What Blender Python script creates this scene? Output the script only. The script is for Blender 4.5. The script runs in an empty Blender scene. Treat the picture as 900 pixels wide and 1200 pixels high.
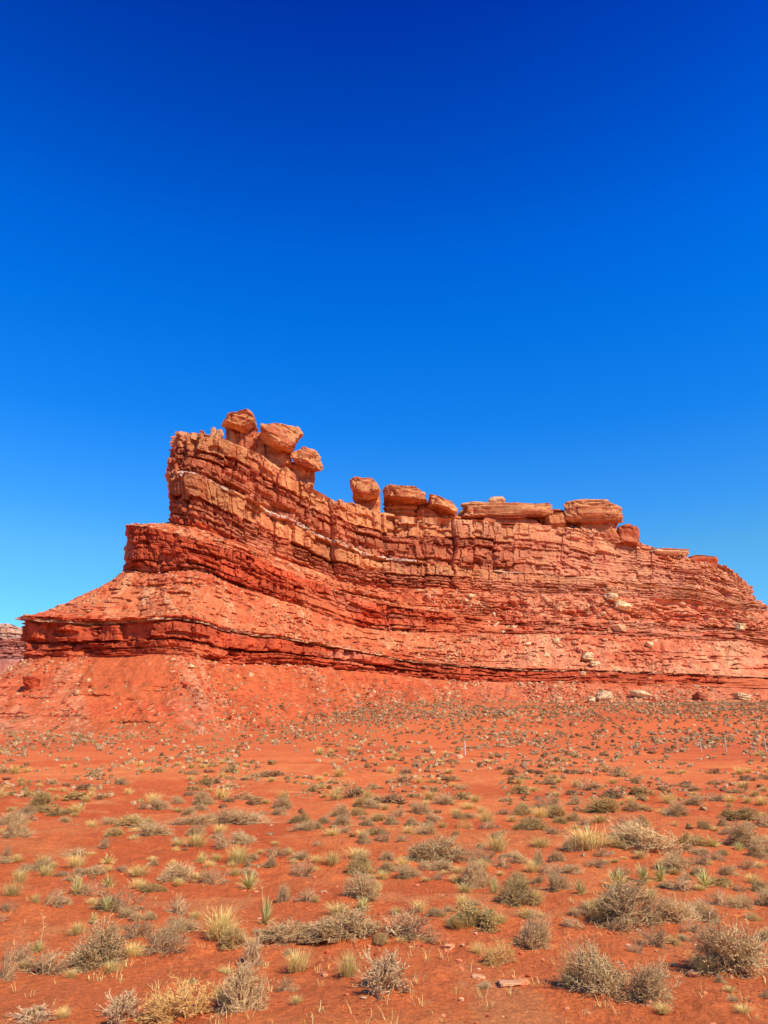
import bpy, bmesh, math, random
import numpy as np

R = math.radians
rng = np.random.default_rng(11)
random.seed(5)
scene = bpy.context.scene
COL = scene.collection

# ------------------------------------------------------------------ camera
F = 867.0
CAM_H = 1.6
HORIZON = 868.0
PITCH = math.atan((HORIZON - 600.0) / F)
CP, SP = math.cos(PITCH), math.sin(PITCH)
cam_d = bpy.data.cameras.new('camera')
cam = bpy.data.objects.new('camera', cam_d)
COL.objects.link(cam)
cam.location = (0, 0, CAM_H)
cam.rotation_euler = (math.pi / 2 + PITCH, 0, 0)
cam_d.sensor_fit = 'VERTICAL'
cam_d.sensor_height = 36.0
cam_d.lens = 36.0 * F / 1200.0
cam_d.clip_start = 0.1
cam_d.clip_end = 20000
scene.camera = cam


def ray(px, py):
    a = (px - 450.0) / F
    b = (600.0 - py) / F
    return np.array([a, CP - b * SP, SP + b * CP])


def P(px, py, Y):
    """world point seen at photo pixel (px, py) at forward distance Y"""
    d = ray(px, py)
    return np.array([0, 0, CAM_H]) + d * (Y / d[1])


def mpp(px, py, Y):
    """metres per photo pixel there"""
    return Y / ray(px, py)[1] / F


# ------------------------------------------------------------------ noise
def _h(ix, iy, iz, seed):
    h = (ix * np.uint32(374761393) + iy * np.uint32(668265263) + iz * np.uint32(2147483647 - 1274126177)
         + np.uint32((seed * 974634 + 12345) & 0xffffffff))
    h = (h ^ (h >> np.uint32(13))) * np.uint32(1274126177)
    h = (h ^ (h >> np.uint32(16))) * np.uint32(2246822519)
    h = h ^ (h >> np.uint32(15))
    return (h & np.uint32(0xffffff)).astype(np.float32) / np.float32(0xffffff)


def noise(x, y=0.0, z=0.0, seed=0):
    """value noise in -1..1"""
    x, y, z = np.broadcast_arrays(np.asarray(x, np.float32), np.asarray(y, np.float32), np.asarray(z, np.float32))
    fx, fy, fz = np.floor(x), np.floor(y), np.floor(z)
    ix, iy, iz = [f.astype(np.int32).astype(np.uint32) for f in (fx, fy, fz)]
    tx, ty, tz = x - fx, y - fy, z - fz
    tx = tx * tx * tx * (tx * (tx * 6 - 15) + 10)
    ty = ty * ty * ty * (ty * (ty * 6 - 15) + 10)
    tz = tz * tz * tz * (tz * (tz * 6 - 15) + 10)
    o = np.uint32(1)
    r = 0.0
    for dz in (0, 1):
        for dy in (0, 1):
            a = _h(ix, iy + o * np.uint32(dy), iz + o * np.uint32(dz), seed)
            b = _h(ix + o, iy + o * np.uint32(dy), iz + o * np.uint32(dz), seed)
            w = (ty if dy else 1 - ty) * (tz if dz else 1 - tz)
            r = r + (a + (b - a) * tx) * w
    return r * 2 - 1


def fbm(x, y=0.0, z=0.0, seed=0, octaves=4, gain=0.5):
    x, y, z = [np.asarray(q, np.float32) for q in (x, y, z)]
    r, a, s = 0.0, 1.0, 0.0
    for o in range(octaves):
        k = 2.03 ** o
        r = r + a * noise(x * k + 7.1 * o, y * k + 3.3 * o, z * k + 1.7 * o, seed + o * 17)
        s += a
        a *= gain
    return r / s


def hash1(a, b=0, seed=0):
    a = np.asarray(a).astype(np.int32).astype(np.uint32)
    b = np.broadcast_to(np.asarray(b).astype(np.int32).astype(np.uint32), a.shape)
    return _h(a, b, np.zeros_like(a), seed)


def sstep(a, b, x):
    t = np.clip((np.asarray(x, np.float32) - a) / (b - a), 0, 1)
    return t * t * (3 - 2 * t)


def lin(r, g, b):
    f = lambda c: (c / 255 / 12.92) if c / 255 <= 0.04045 else ((c / 255 + 0.055) / 1.055) ** 2.4
    return np.array([f(r), f(g), f(b)], np.float32)


def mix(a, b, t):
    return a + (b - a) * np.asarray(t)[..., None]


def unit(v): return v / (np.linalg.norm(v) + 1e-9)


# ------------------------------------------------------------------ objects
def tag(o, label=None, cat=None, group=None, kind=None):
    if label: o['label'] = label
    if cat: o['category'] = cat
    if group: o['group'] = group
    if kind: o['kind'] = kind
    return o


def empty(name, loc=(0, 0, 0)):
    o = bpy.data.objects.new(name, None)
    COL.objects.link(o)
    o.location = loc
    o.empty_display_size = 0.2
    return o


def mesh_np(name, verts, faces, mat, parent=None, col=None, smooth=False):
    """verts (n,3), faces (m,k) arrays of one size, col per-vertex (n,3) linear"""
    verts = np.asarray(verts, np.float32)
    faces = np.asarray(faces, np.int32)
    me = bpy.data.meshes.new(name)
    n, (m, k) = len(verts), faces.shape
    me.vertices.add(n)
    me.vertices.foreach_set('co', verts.ravel())
    me.loops.add(m * k)
    me.loops.foreach_set('vertex_index', faces.ravel())
    me.polygons.add(m)
    me.polygons.foreach_set('loop_start', np.arange(0, m * k, k, dtype=np.int32))
    me.polygons.foreach_set('use_smooth', np.full(m, smooth, dtype=bool))
    me.update(calc_edges=True)
    if col is not None:
        at = me.color_attributes.new('Col', 'FLOAT_COLOR', 'POINT')
        c4 = np.ones((n, 4), np.float32)
        c4[:, :3] = col
        at.data.foreach_set('color', c4.ravel())
    me.materials.append(mat)
    o = bpy.data.objects.new(name, me)
    COL.objects.link(o)
    if parent: o.parent = parent
    return o


# ------------------------------------------------------------------ materials
def new_mat(name):
    m = bpy.data.materials.new(name)
    m.use_nodes = True
    nt = m.node_tree
    b = nt.nodes['Principled BSDF']
    b.inputs['Roughness'].default_value = 0.95
    b.inputs['Specular IOR Level'].default_value = 0.08
    return m, nt, b


def N(nt, t, **kw):
    n = nt.nodes.new(t)
    for k, v in kw.items():
        if k in n.inputs: n.inputs[k].default_value = v
        else: setattr(n, k, v)
    return n


def rock_material(name, scales=(0.6, 2.6), bump=0.6, dist=0.25, var=0.22):
    m, nt, b = new_mat(name)
    L = nt.links.new
    at = N(nt, 'ShaderNodeAttribute', attribute_name='Col')
    tc = N(nt, 'ShaderNodeTexCoord')
    n1 = N(nt, 'ShaderNodeTexNoise', Scale=scales[0], Detail=8.0, Roughness=0.65)
    n2 = N(nt, 'ShaderNodeTexNoise', Scale=scales[1], Detail=5.0, Roughness=0.7)
    L(tc.outputs['Object'], n1.inputs['Vector'])
    L(tc.outputs['Object'], n2.inputs['Vector'])
    mr = N(nt, 'ShaderNodeMapRange')
    mr.inputs['From Min'].default_value, mr.inputs['From Max'].default_value = 0.3, 0.7
    mr.inputs['To Min'].default_value, mr.inputs['To Max'].default_value = 1 - var, 1 + var
    L(n1.outputs['Fac'], mr.inputs['Value'])
    mr2 = N(nt, 'ShaderNodeMapRange')
    mr2.inputs['From Min'].default_value, mr2.inputs['From Max'].default_value = 0.3, 0.7
    mr2.inputs['To Min'].default_value, mr2.inputs['To Max'].default_value = 1 - var * 0.8, 1 + var * 0.8
    L(n2.outputs['Fac'], mr2.inputs['Value'])
    mu = N(nt, 'ShaderNodeMath', operation='MULTIPLY')
    L(mr.outputs[0], mu.inputs[0]); L(mr2.outputs[0], mu.inputs[1])
    vm = N(nt, 'ShaderNodeVectorMath', operation='SCALE')
    L(at.outputs['Color'], vm.inputs[0]); L(mu.outputs[0], vm.inputs['Scale'])
    L(vm.outputs[0], b.inputs['Base Color'])
    bp = N(nt, 'ShaderNodeBump', Strength=bump, Distance=dist)
    ad = N(nt, 'ShaderNodeMath', operation='ADD')
    L(n1.outputs['Fac'], ad.inputs[0]); L(n2.outputs['Fac'], ad.inputs[1])
    L(ad.outputs[0], bp.inputs['Height'])
    L(bp.outputs[0], b.inputs['Normal'])
    return m


M_BUTTE = rock_material('butte_sandstone')
M_MESA = rock_material('mesa_sandstone', (0.1, 0.5), 0.5, 1.0)
M_STONE = rock_material('boulder_sandstone', (0.5, 2.2), 0.9, 0.4, 0.3)
M_PEBBLE = rock_material('pebble_stone', (9.0, 40.0), 0.5, 0.01, 0.2)


def plant_material(name, c_dark, c_light, transl=0.0, island=True):
    m, nt, b = new_mat(name)
    L = nt.links.new
    g = N(nt, 'ShaderNodeNewGeometry')
    oi = N(nt, 'ShaderNodeObjectInfo')
    mx = N(nt, 'ShaderNodeMix', data_type='RGBA')
    mx.inputs['A'].default_value = (*c_dark, 1)
    mx.inputs['B'].default_value = (*c_light, 1)
    L(g.outputs['Random Per Island'], mx.inputs['Factor'])
    mr = N(nt, 'ShaderNodeMapRange')
    mr.inputs['To Min'].default_value, mr.inputs['To Max'].default_value = 0.78, 1.22
    L(oi.outputs['Random'], mr.inputs['Value'])
    hs = N(nt, 'ShaderNodeHueSaturation')
    L(mx.outputs['Result'], hs.inputs['Color']); L(mr.outputs[0], hs.inputs['Value'])
    L(hs.outputs[0], b.inputs['Base Color'])
    return m


M_WOOD = plant_material('grey_twig', lin(164, 124, 78), lin(238, 200, 140))
M_LEAF = plant_material('grey_green_leaf', lin(176, 134, 86), lin(232, 190, 128))
M_LEAF2 = plant_material('olive_leaf', lin(164, 128, 68), lin(224, 184, 108))
M_BROWN = plant_material('brown_leaf', lin(146, 102, 68), lin(206, 158, 112))
M_STRAW = plant_material('straw_blade', lin(208, 168, 82), lin(250, 224, 144))
M_GOLD = plant_material('golden_twig', lin(208, 148, 76), lin(248, 202, 126))
M_WHITE = plant_material('bleached_twig', lin(176, 132, 88), lin(234, 192, 138))
M_YUC = plant_material('yucca_blade', lin(178, 162, 78), lin(240, 222, 144))
M_STALK = plant_material('dry_stalk', lin(176, 134, 84), lin(216, 176, 116))
M_POST = plant_material('weathered_post', lin(190, 160, 128), lin(214, 188, 156))
M_POSTD = plant_material('grey_post', lin(140, 120, 104), lin(170, 148, 128))


def attr_material(name):
    m, nt, b = new_mat(name)
    at = N(nt, 'ShaderNodeAttribute', attribute_name='Col')
    nt.links.new(at.outputs['Color'], b.inputs['Base Color'])
    return m


M_SCRUB = attr_material('far_scrub')

# ------------------------------------------------------------------ light and sky
SUN_AZ, SUN_EL = R(136), R(48)           # azimuth clockwise from the viewing direction
sd = bpy.data.lights.new('sun', 'SUN')
sd.energy = 3.75
sd.angle = R(0.53)
sd.color = (1.0, 0.94, 0.83)
sun = bpy.data.objects.new('sun', sd)
COL.objects.link(sun)
from mathutils import Vector
sv = Vector((math.sin(SUN_AZ) * math.cos(SUN_EL), math.cos(SUN_AZ) * math.cos(SUN_EL), math.sin(SUN_EL)))
sun.rotation_euler = sv.to_track_quat('Z', 'Y').to_euler()
sun.location = sv * 300

w = bpy.data.worlds.new('World')
scene.world = w
w.use_nodes = True
nt = w.node_tree
bg = nt.nodes['Background']
sky = nt.nodes.new('ShaderNodeTexSky')
sky.sky_type = 'NISHITA'
sky.sun_disc = False
sky.sun_elevation = SUN_EL
sky.sun_rotation = SUN_AZ
sky.altitude = 1500
sky.air_density = 1.0
sky.dust_density = 0.2
sky.ozone_density = 3.0
# the deep desert blue: the physical sky graded by elevation
SKY_EXP = 0.5
gtc = nt.nodes.new('ShaderNodeTexCoord')
gsx = nt.nodes.new('ShaderNodeSeparateXYZ')
gr = nt.nodes.new('ShaderNodeValToRGB')
nt.links.new(gtc.outputs['Generated'], gsx.inputs[0])
nt.links.new(gsx.outputs['Z'], gr.inputs['Fac'])
gm = nt.nodes.new('ShaderNodeMix'); gm.data_type = 'RGBA'; gm.blend_type = 'MULTIPLY'
gm.inputs['Factor'].default_value = 1.0
gst = [(0.0, 0.8, 1.5, 1.6), (0.235, 0.58, 1.55, 1.85), (0.285, 0.36, 1.45, 2.2), (0.40, 0.08, 1.30, 2.6), (0.512, 0.01, 1.20, 2.8), (0.592, 0.0, 1.04, 2.86), (0.69, 0.0, 0.66, 2.4), (0.79, 0.0, 0.33, 1.9), (1.0, 0.0, 0.22, 1.7)]
while len(gr.color_ramp.elements) < len(gst): gr.color_ramp.elements.new(0.5)
for e_, (p_, r_, g_, b_) in zip(gr.color_ramp.elements, gst):
    e_.position = p_
    k_ = 1 / (1.5 * 2 ** SKY_EXP)
    e_.color = (r_ * k_, g_ * k_, b_ * k_, 1)
nt.links.new(sky.outputs[0], gm.inputs['A'])
nt.links.new(gr.outputs[0], gm.inputs['B'])
nt.links.new(gm.outputs['Result'], bg.inputs['Color'])
bg.inputs['Strength'].default_value = 0.15
vs = scene.view_settings
vs.view_transform = 'Standard'
vs.look = 'None'
vs.exposure = SKY_EXP
vs.gamma = 1.0
vs.use_curve_mapping = False
scene.cycles.max_bounces = 6
scene.cycles.diffuse_bounces = 3


# ------------------------------------------------------------------ ground
def G(x, y, fine=True):
    """terrain height, flat around the camera, a pediment rising to the butte"""
    x = np.asarray(x, np.float32); y = np.asarray(y, np.float32)
    az = x / np.maximum(y, 1.0)
    Hh = 4.2 + 6.3 * sstep(-0.22, 0.06, az)
    z = Hh * sstep(72, 196, y) * (y > 0)
    r = np.sqrt(x * x + y * y)
    z = z + 0.16 * noise(x * 0.11, y * 0.16, seed=3) * sstep(5, 14, r)
    z = z + 0.45 * noise(x * 0.03, y * 0.05, seed=9) * sstep(25, 70, r)
    z = z + 0.06 * noise(x * 0.5, y * 0.6, seed=4) + 0.03 * noise(x * 1.4, y * 1.6, seed=6) * (r < 90)
    if fine:
        z = z + 0.018 * fbm(x * 2.2, y * 2.6, seed=5, octaves=3) * (r < 80)
    return z


def ground_hit(px, py):
    d = ray(px, py)
    Y = np.geomspace(3, 230, 1500)
    X = d[0] / d[1] * Y
    Z = CAM_H + d[2] / d[1] * Y
    below = Z <= G(X, Y, False)
    if not below.any():
        return None
    i = int(np.argmax(below))
    return np.array([X[i], Y[i], float(G(X[i], Y[i]))])


def build_ground():
    fine = np.linspace(R(-36), R(36), 620)
    coarse = np.linspace(R(36), R(324), 100)[1:-1]
    az = np.concatenate([fine, coarse])
    rad = np.concatenate([np.geomspace(0.6, 4.0, 40)[:-1], np.geomspace(4.0, 30, 420)[:-1],
                          np.geomspace(30, 260, 330)[:-1], np.geomspace(260, 9000, 60)])
    A, RR = np.meshgrid(az, rad, indexing='xy')
    X = RR * np.sin(A); Y = RR * np.cos(A)
    Z = G(X, Y)
    r = RR
    # low scarps and clods, only close by where they can be seen
    clod = fbm(X * 7, Y * 8, seed=31, octaves=3)
    crust = fbm(X * 4.2, Y * 4.8, seed=35, octaves=4, gain=0.6); pat = sstep(-0.2, 0.4, noise(X * 0.7, Y * 0.8, seed=36))
    Z = Z + (0.05 * np.maximum(crust, -0.1) * (0.25 + 0.75 * pat) + 0.018 * clod + 0.02 * np.maximum(noise(X * 3.1, Y * 3.4, seed=33) - 0.35, 0)) * (r < 40)
    red = lin(231, 121, 64); deep = lin(215, 101, 51); pale = lin(240, 148, 80); dust = lin(238, 162, 96)
    c = mix(red, deep, sstep(-0.25, 0.45, fbm(X * 0.12, Y * 0.2, seed=41, octaves=4)))
    c = mix(c, pale, 0.4 * sstep(0.05, 0.5, fbm(X * 0.35, Y * 0.5, seed=42, octaves=4)))
    c = mix(c, dust, 0.35 * sstep(0.25, 0.5, fbm(X * 1.3, Y * 1.6, seed=43, octaves=4)))
    c = mix(c, lin(212, 104, 55), 0.75 * sstep(60, 110, RR))
    c = mix(c, lin(194, 88, 50), 0.6 * sstep(0.0, 0.5, fbm(X * 0.05, Y * 0.09, seed=45, octaves=3)) * sstep(30, 80, RR))
    n = len(az)
    V = np.stack([X, Y, Z], -1).reshape(-1, 3)
    C = c.reshape(-1, 3)
    i = np.arange(len(rad) - 1)[:, None]; j = np.arange(n)[None, :]
    jn = (j + 1) % n
    f = np.stack([i * n + j, (i + 1) * n + j, (i + 1) * n + jn, i * n + jn], -1)[..., ::-1].reshape(-1, 4)
    # close the hole under the camera
    V = np.vstack([V, [[0, 0, float(G(0.0, 0.0))]]]); C = np.vstack([C, red[None]])
    cidx = len(V) - 1
    jj = np.arange(n)
    cap = np.stack([np.full(n, cidx), jj, (jj + 1) % n, (jj + 1) % n], -1)
    m, nt, b = new_mat('red_sand')
    L = nt.links.new
    at = N(nt, 'ShaderNodeAttribute', attribute_name='Col')
    tc = N(nt, 'ShaderNodeTexCoord')
    n1 = N(nt, 'ShaderNodeTexNoise', Scale=26.0, Detail=7.0, Roughness=0.7)
    n2 = N(nt, 'ShaderNodeTexNoise', Scale=3.2, Detail=8.0, Roughness=0.7)
    for q in (n1, n2): L(tc.outputs['Object'], q.inputs['Vector'])
    a1 = N(nt, 'ShaderNodeMapRange'); a1.inputs['From Min'].default_value, a1.inputs['From Max'].default_value = 0.3, 0.7
    a1.inputs['To Min'].default_value, a1.inputs['To Max'].default_value = 0.66, 1.30
    a2 = N(nt, 'ShaderNodeMapRange'); a2.inputs['From Min'].default_value, a2.inputs['From Max'].default_value = 0.3, 0.7
    a2.inputs['To Min'].default_value, a2.inputs['To Max'].default_value = 0.85, 1.15
    L(n1.outputs['Fac'], a1.inputs['Value']); L(n2.outputs['Fac'], a2.inputs['Value'])
    mu = N(nt, 'ShaderNodeMath', operation='MULTIPLY'); L(a1.outputs[0], mu.inputs[0]); L(a2.outputs[0], mu.inputs[1])
    vm = N(nt, 'ShaderNodeVectorMath', operation='SCALE')
    L(at.outputs['Color'], vm.inputs[0]); L(mu.outputs[0], vm.inputs['Scale'])
    L(vm.outputs[0], b.inputs['Base Color'])
    bp = N(nt, 'ShaderNodeBump', Strength=1.0, Distance=0.045); L(n1.outputs['Fac'], bp.inputs['Height'])
    bp2 = N(nt, 'ShaderNodeBump', Strength=0.7, Distance=0.1); L(n2.outputs['Fac'], bp2.inputs['Height']); L(bp.outputs[0], bp2.inputs['Normal'])
    L(bp2.outputs[0], b.inputs['Normal'])
    tri = cap[:, :3]
    me = bpy.data.meshes.new('ground')
    k4, k3 = len(f), len(tri)
    me.vertices.add(len(V)); me.vertices.foreach_set('co', V.astype(np.float32).ravel())
    me.loops.add(k4 * 4 + k3 * 3)
    me.loops.foreach_set('vertex_index', np.concatenate([f.ravel(), tri[:, [0, 2, 1]].ravel()]).astype(np.int32))
    me.polygons.add(k4 + k3)
    me.polygons.foreach_set('loop_start', np.concatenate([np.arange(k4) * 4, k4 * 4 + np.arange(k3) * 3]).astype(np.int32))
    me.polygons.foreach_set('use_smooth', np.full(k4 + k3, True))
    me.update(calc_edges=True)
    a = me.color_attributes.new('Col', 'FLOAT_COLOR', 'POINT')
    c4 = np.ones((len(V), 4), np.float32); c4[:, :3] = C
    a.data.foreach_set('color', c4.ravel())
    me.materials.append(m)
    o = bpy.data.objects.new('ground', me); COL.objects.link(o)
    tag(o, 'red sandy desert plain rising gently to the foot of the butte', 'ground', kind='structure')


build_ground()


# ------------------------------------------------------------------ the butte
def hermite_ring(ctrl, u_ctrl, total, u):
    """closed cubic through ctrl (n,3) at parameters u_ctrl, period total"""
    n = len(ctrl)
    uc = np.concatenate([[u_ctrl[-1] - total], u_ctrl, [total, u_ctrl[1] + total]])
    pc = np.vstack([ctrl[-1:], ctrl, ctrl[:2]])
    tg = np.zeros_like(pc)
    d = (pc[1:] - pc[:-1]) / (uc[1:] - uc[:-1])[:, None]
    tg[1:-1] = 0.5 * (d[1:] + d[:-1])
    k = np.clip(np.searchsorted(uc, u, side='right') - 1, 1, n)
    h = (uc[k + 1] - uc[k]); t = ((u - uc[k]) / h)[:, None]; h = h[:, None]
    return ((2 * t**3 - 3 * t**2 + 1) * pc[k] + (t**3 - 2 * t**2 + t) * h * tg[k]
            + (-2 * t**3 + 3 * t**2) * pc[k + 1] + (t**3 - t**2) * h * tg[k + 1])


ROWS = [  # each row one bedding line round the butte: (photo x, photo y, forward distance)
    [(-190, 866, 190), (40, 864, 152), (215, 862, 146), (300, 855, 152), (370, 846, 163), (440, 838, 176), (550, 834, 185), (700, 832, 190), (800, 830, 192), (920, 828, 195), (1250, 850, 215)],
    [(27, 775, 207), (123, 768, 190), (218, 768, 183), (264, 778, 188), (340, 779, 201), (430, 788, 213), (550, 798, 221), (700, 801, 225), (800, 804, 227), (920, 808, 229), (1100, 822, 242)],
    [(29, 723, 208), (130, 725, 193), (215, 721, 186), (267, 736, 191), (343, 748, 203), (430, 765, 217), (550, 780, 227), (700, 785, 231), (800, 789, 233), (920, 795, 235), (1080, 800, 246)],
    [(147, 669, 230), (185, 672, 219), (235, 670, 213), (280, 688, 215), (350, 708, 223), (430, 736, 235), (550, 742, 242), (700, 744, 244), (800, 748, 246), (910, 754, 248), (1000, 770, 262)],
    [(148, 617, 232), (180, 619, 222), (235, 634, 217), (280, 648, 219), (350, 674, 227), (430, 704, 239), (550, 720, 247), (700, 725, 250), (800, 730, 252), (905, 739, 254), (960, 748, 268)],
    [(197, 613, 239), (215, 616, 231), (238, 620, 227), (285, 638, 228), (350, 662, 236), (430, 685, 245), (550, 692, 250), (700, 699, 252), (800, 704, 254), (875, 717, 258), (892, 716, 275)],
    [(196, 553, 240), (212, 553, 233), (232, 557, 230), (285, 581, 231), (350, 615, 239), (430, 647, 249), (550, 664, 256), (700, 676, 260), (800, 686, 262), (865, 704, 266), (880, 704, 277)],
    [(207, 509, 243), (222, 506, 236), (245, 510, 233), (292, 526, 234), (347, 562, 242), (425, 598, 255), (550, 609, 265), (700, 624, 269), (800, 652, 271), (850, 666, 274), (877, 688, 281)],
]
AXIS = [(238, 262), (242, 260), (258, 258), (300, 258), (362, 268), (445, 282), (550, 290), (690, 292), (770, 292), (815, 292), (830, 294)]
AXIS_XY = np.array([[(px - 450) / F * Y * 1.0, Y] for px, Y in AXIS])


def make_ring_rows(rows, axis_px, base_ground=True):
    out = []
    ax = []
    for (px, Y) in axis_px:
        p = P(px, 640, Y)
        ax.append(p[:2])
    ax = np.array(ax)
    for ri, row in enumerate(rows):
        pts = np.array([P(*q) for q in row])
        if ri == 0 and base_ground:
            pts[:, 2] = G(pts[:, 0], pts[:, 1], False) - 1.5
        back = []
        for k in (8, 5, 2):
            q = pts[k].copy()
            q[1] = ax[k, 1] + (ax[k, 1] - pts[k, 1]) * 0.8
            q[0] = pts[k, 0] + (ax[k, 0] - pts[k, 0]) * 0.6 + (6 if k == 8 else 0)
            back.append(q)
        out.append(np.vstack([pts, back]))
    top = out[-1].copy()
    axr = np.vstack([ax, ax[[8, 5, 2]]])
    top[:, :2] = top[:, :2] + (axr - top[:, :2]) * 0.96
    top[:, 2] = np.minimum(top[:, 2] - 0.3, top[:, 2])
    out.append(top)
    return out


# bed columns: (top fraction, offset m, joint spacing m, block amplitude m, colour key)
BEDS = {
    0: [(1.0, 0.0, 0, 0, 'fines')],
    1: [(0.10, -0.2, 3, .2, 'red'), (0.17, .35, 3.5, .5, 'red'), (0.22, -.5, 0, 0, 'red'), (0.36, .3, 4, .7, 'red'), (0.43, -1.8, 4, .5, 'dark'),
        (0.83, .9, 6, .9, 'red'), (0.89, -1.1, 3, .3, 'dark'), (0.95, 1.3, 4, .7, 'pale'), (1.0, .8, 3, .5, 'red')],
    2: [(1.0, 0.0, 0, 0, 'scree')],
    3: [(0.08, -1.1, 3, .4, 'dark'), (0.16, .4, 3, .6, 'red'), (0.21, -.9, 2, .3, 'dark'), (0.44, .55, 4, .8, 'red'), (0.48, -.5, 2, .2, 'red'), (0.60, .4, 2.5, .6, 'red'),
        (0.64, -.7, 2, .3, 'dark'), (0.78, .3, 2.5, .6, 'red'), (0.81, -.4, 0, 0, 'red'), (1.0, .3, 2.2, .6, 'red')],
    4: [(1.0, 0.0, 0, 0, 'scree')],
    5: [(0.07, -.4, 3, .2, 'red'), (0.13, .4, 3, .3, 'rust'), (0.17, -.5, 0, 0, 'dark'), (0.24, .45, 3, .3, 'rust'), (0.28, -.4, 0, 0, 'rust'), (0.35, .45, 3, .3, 'rust'),
        (0.38, -.5, 0, 0, 'dark'), (0.44, .3, 3, .3, 'rust'), (0.52, -1.9, 3, 1.0, 'dark'), (0.94, .6, 6, .9, 'orange'), (1.0, 1.0, 5, .5, 'white')],
    6: [(0.09, -1.2, 2.5, .6, 'rust'), (0.19, -.1, 2.5, .7, 'rust'), (0.36, .35, 3.5, .8, 'rust'), (0.42, -1.2, 2.5, .7, 'dark'), (0.53, .15, 3, .7, 'rust'),
        (0.58, -.8, 2, .5, 'dark'), (0.93, .65, 6.5, .8, 'orange'), (1.0, .35, 4, .6, 'cream')],
    7: [(1.0, 0.0, 0, 0, 'orange')],
}
PAL = dict(fines=lin(198, 97, 53), scree=lin(206, 113, 68), red=lin(198, 86, 49), dark=lin(168, 74, 46), rust=lin(190, 106, 68), orange=lin(210, 134, 82),
           cream=lin(220, 158, 106), pale=lin(226, 174, 122), white=lin(226, 190, 158), pink=lin(208, 138, 98), tan=lin(218, 162, 110))
CAPC = lin(216, 148, 94)
ROWN = [130, 84, 76, 84, 56, 96, 96, 24]
CLIFF = [0, 1, 0, 1, 0, 1, 1, 0]
TALUS_SEGS = (0, 2, 4)


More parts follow.
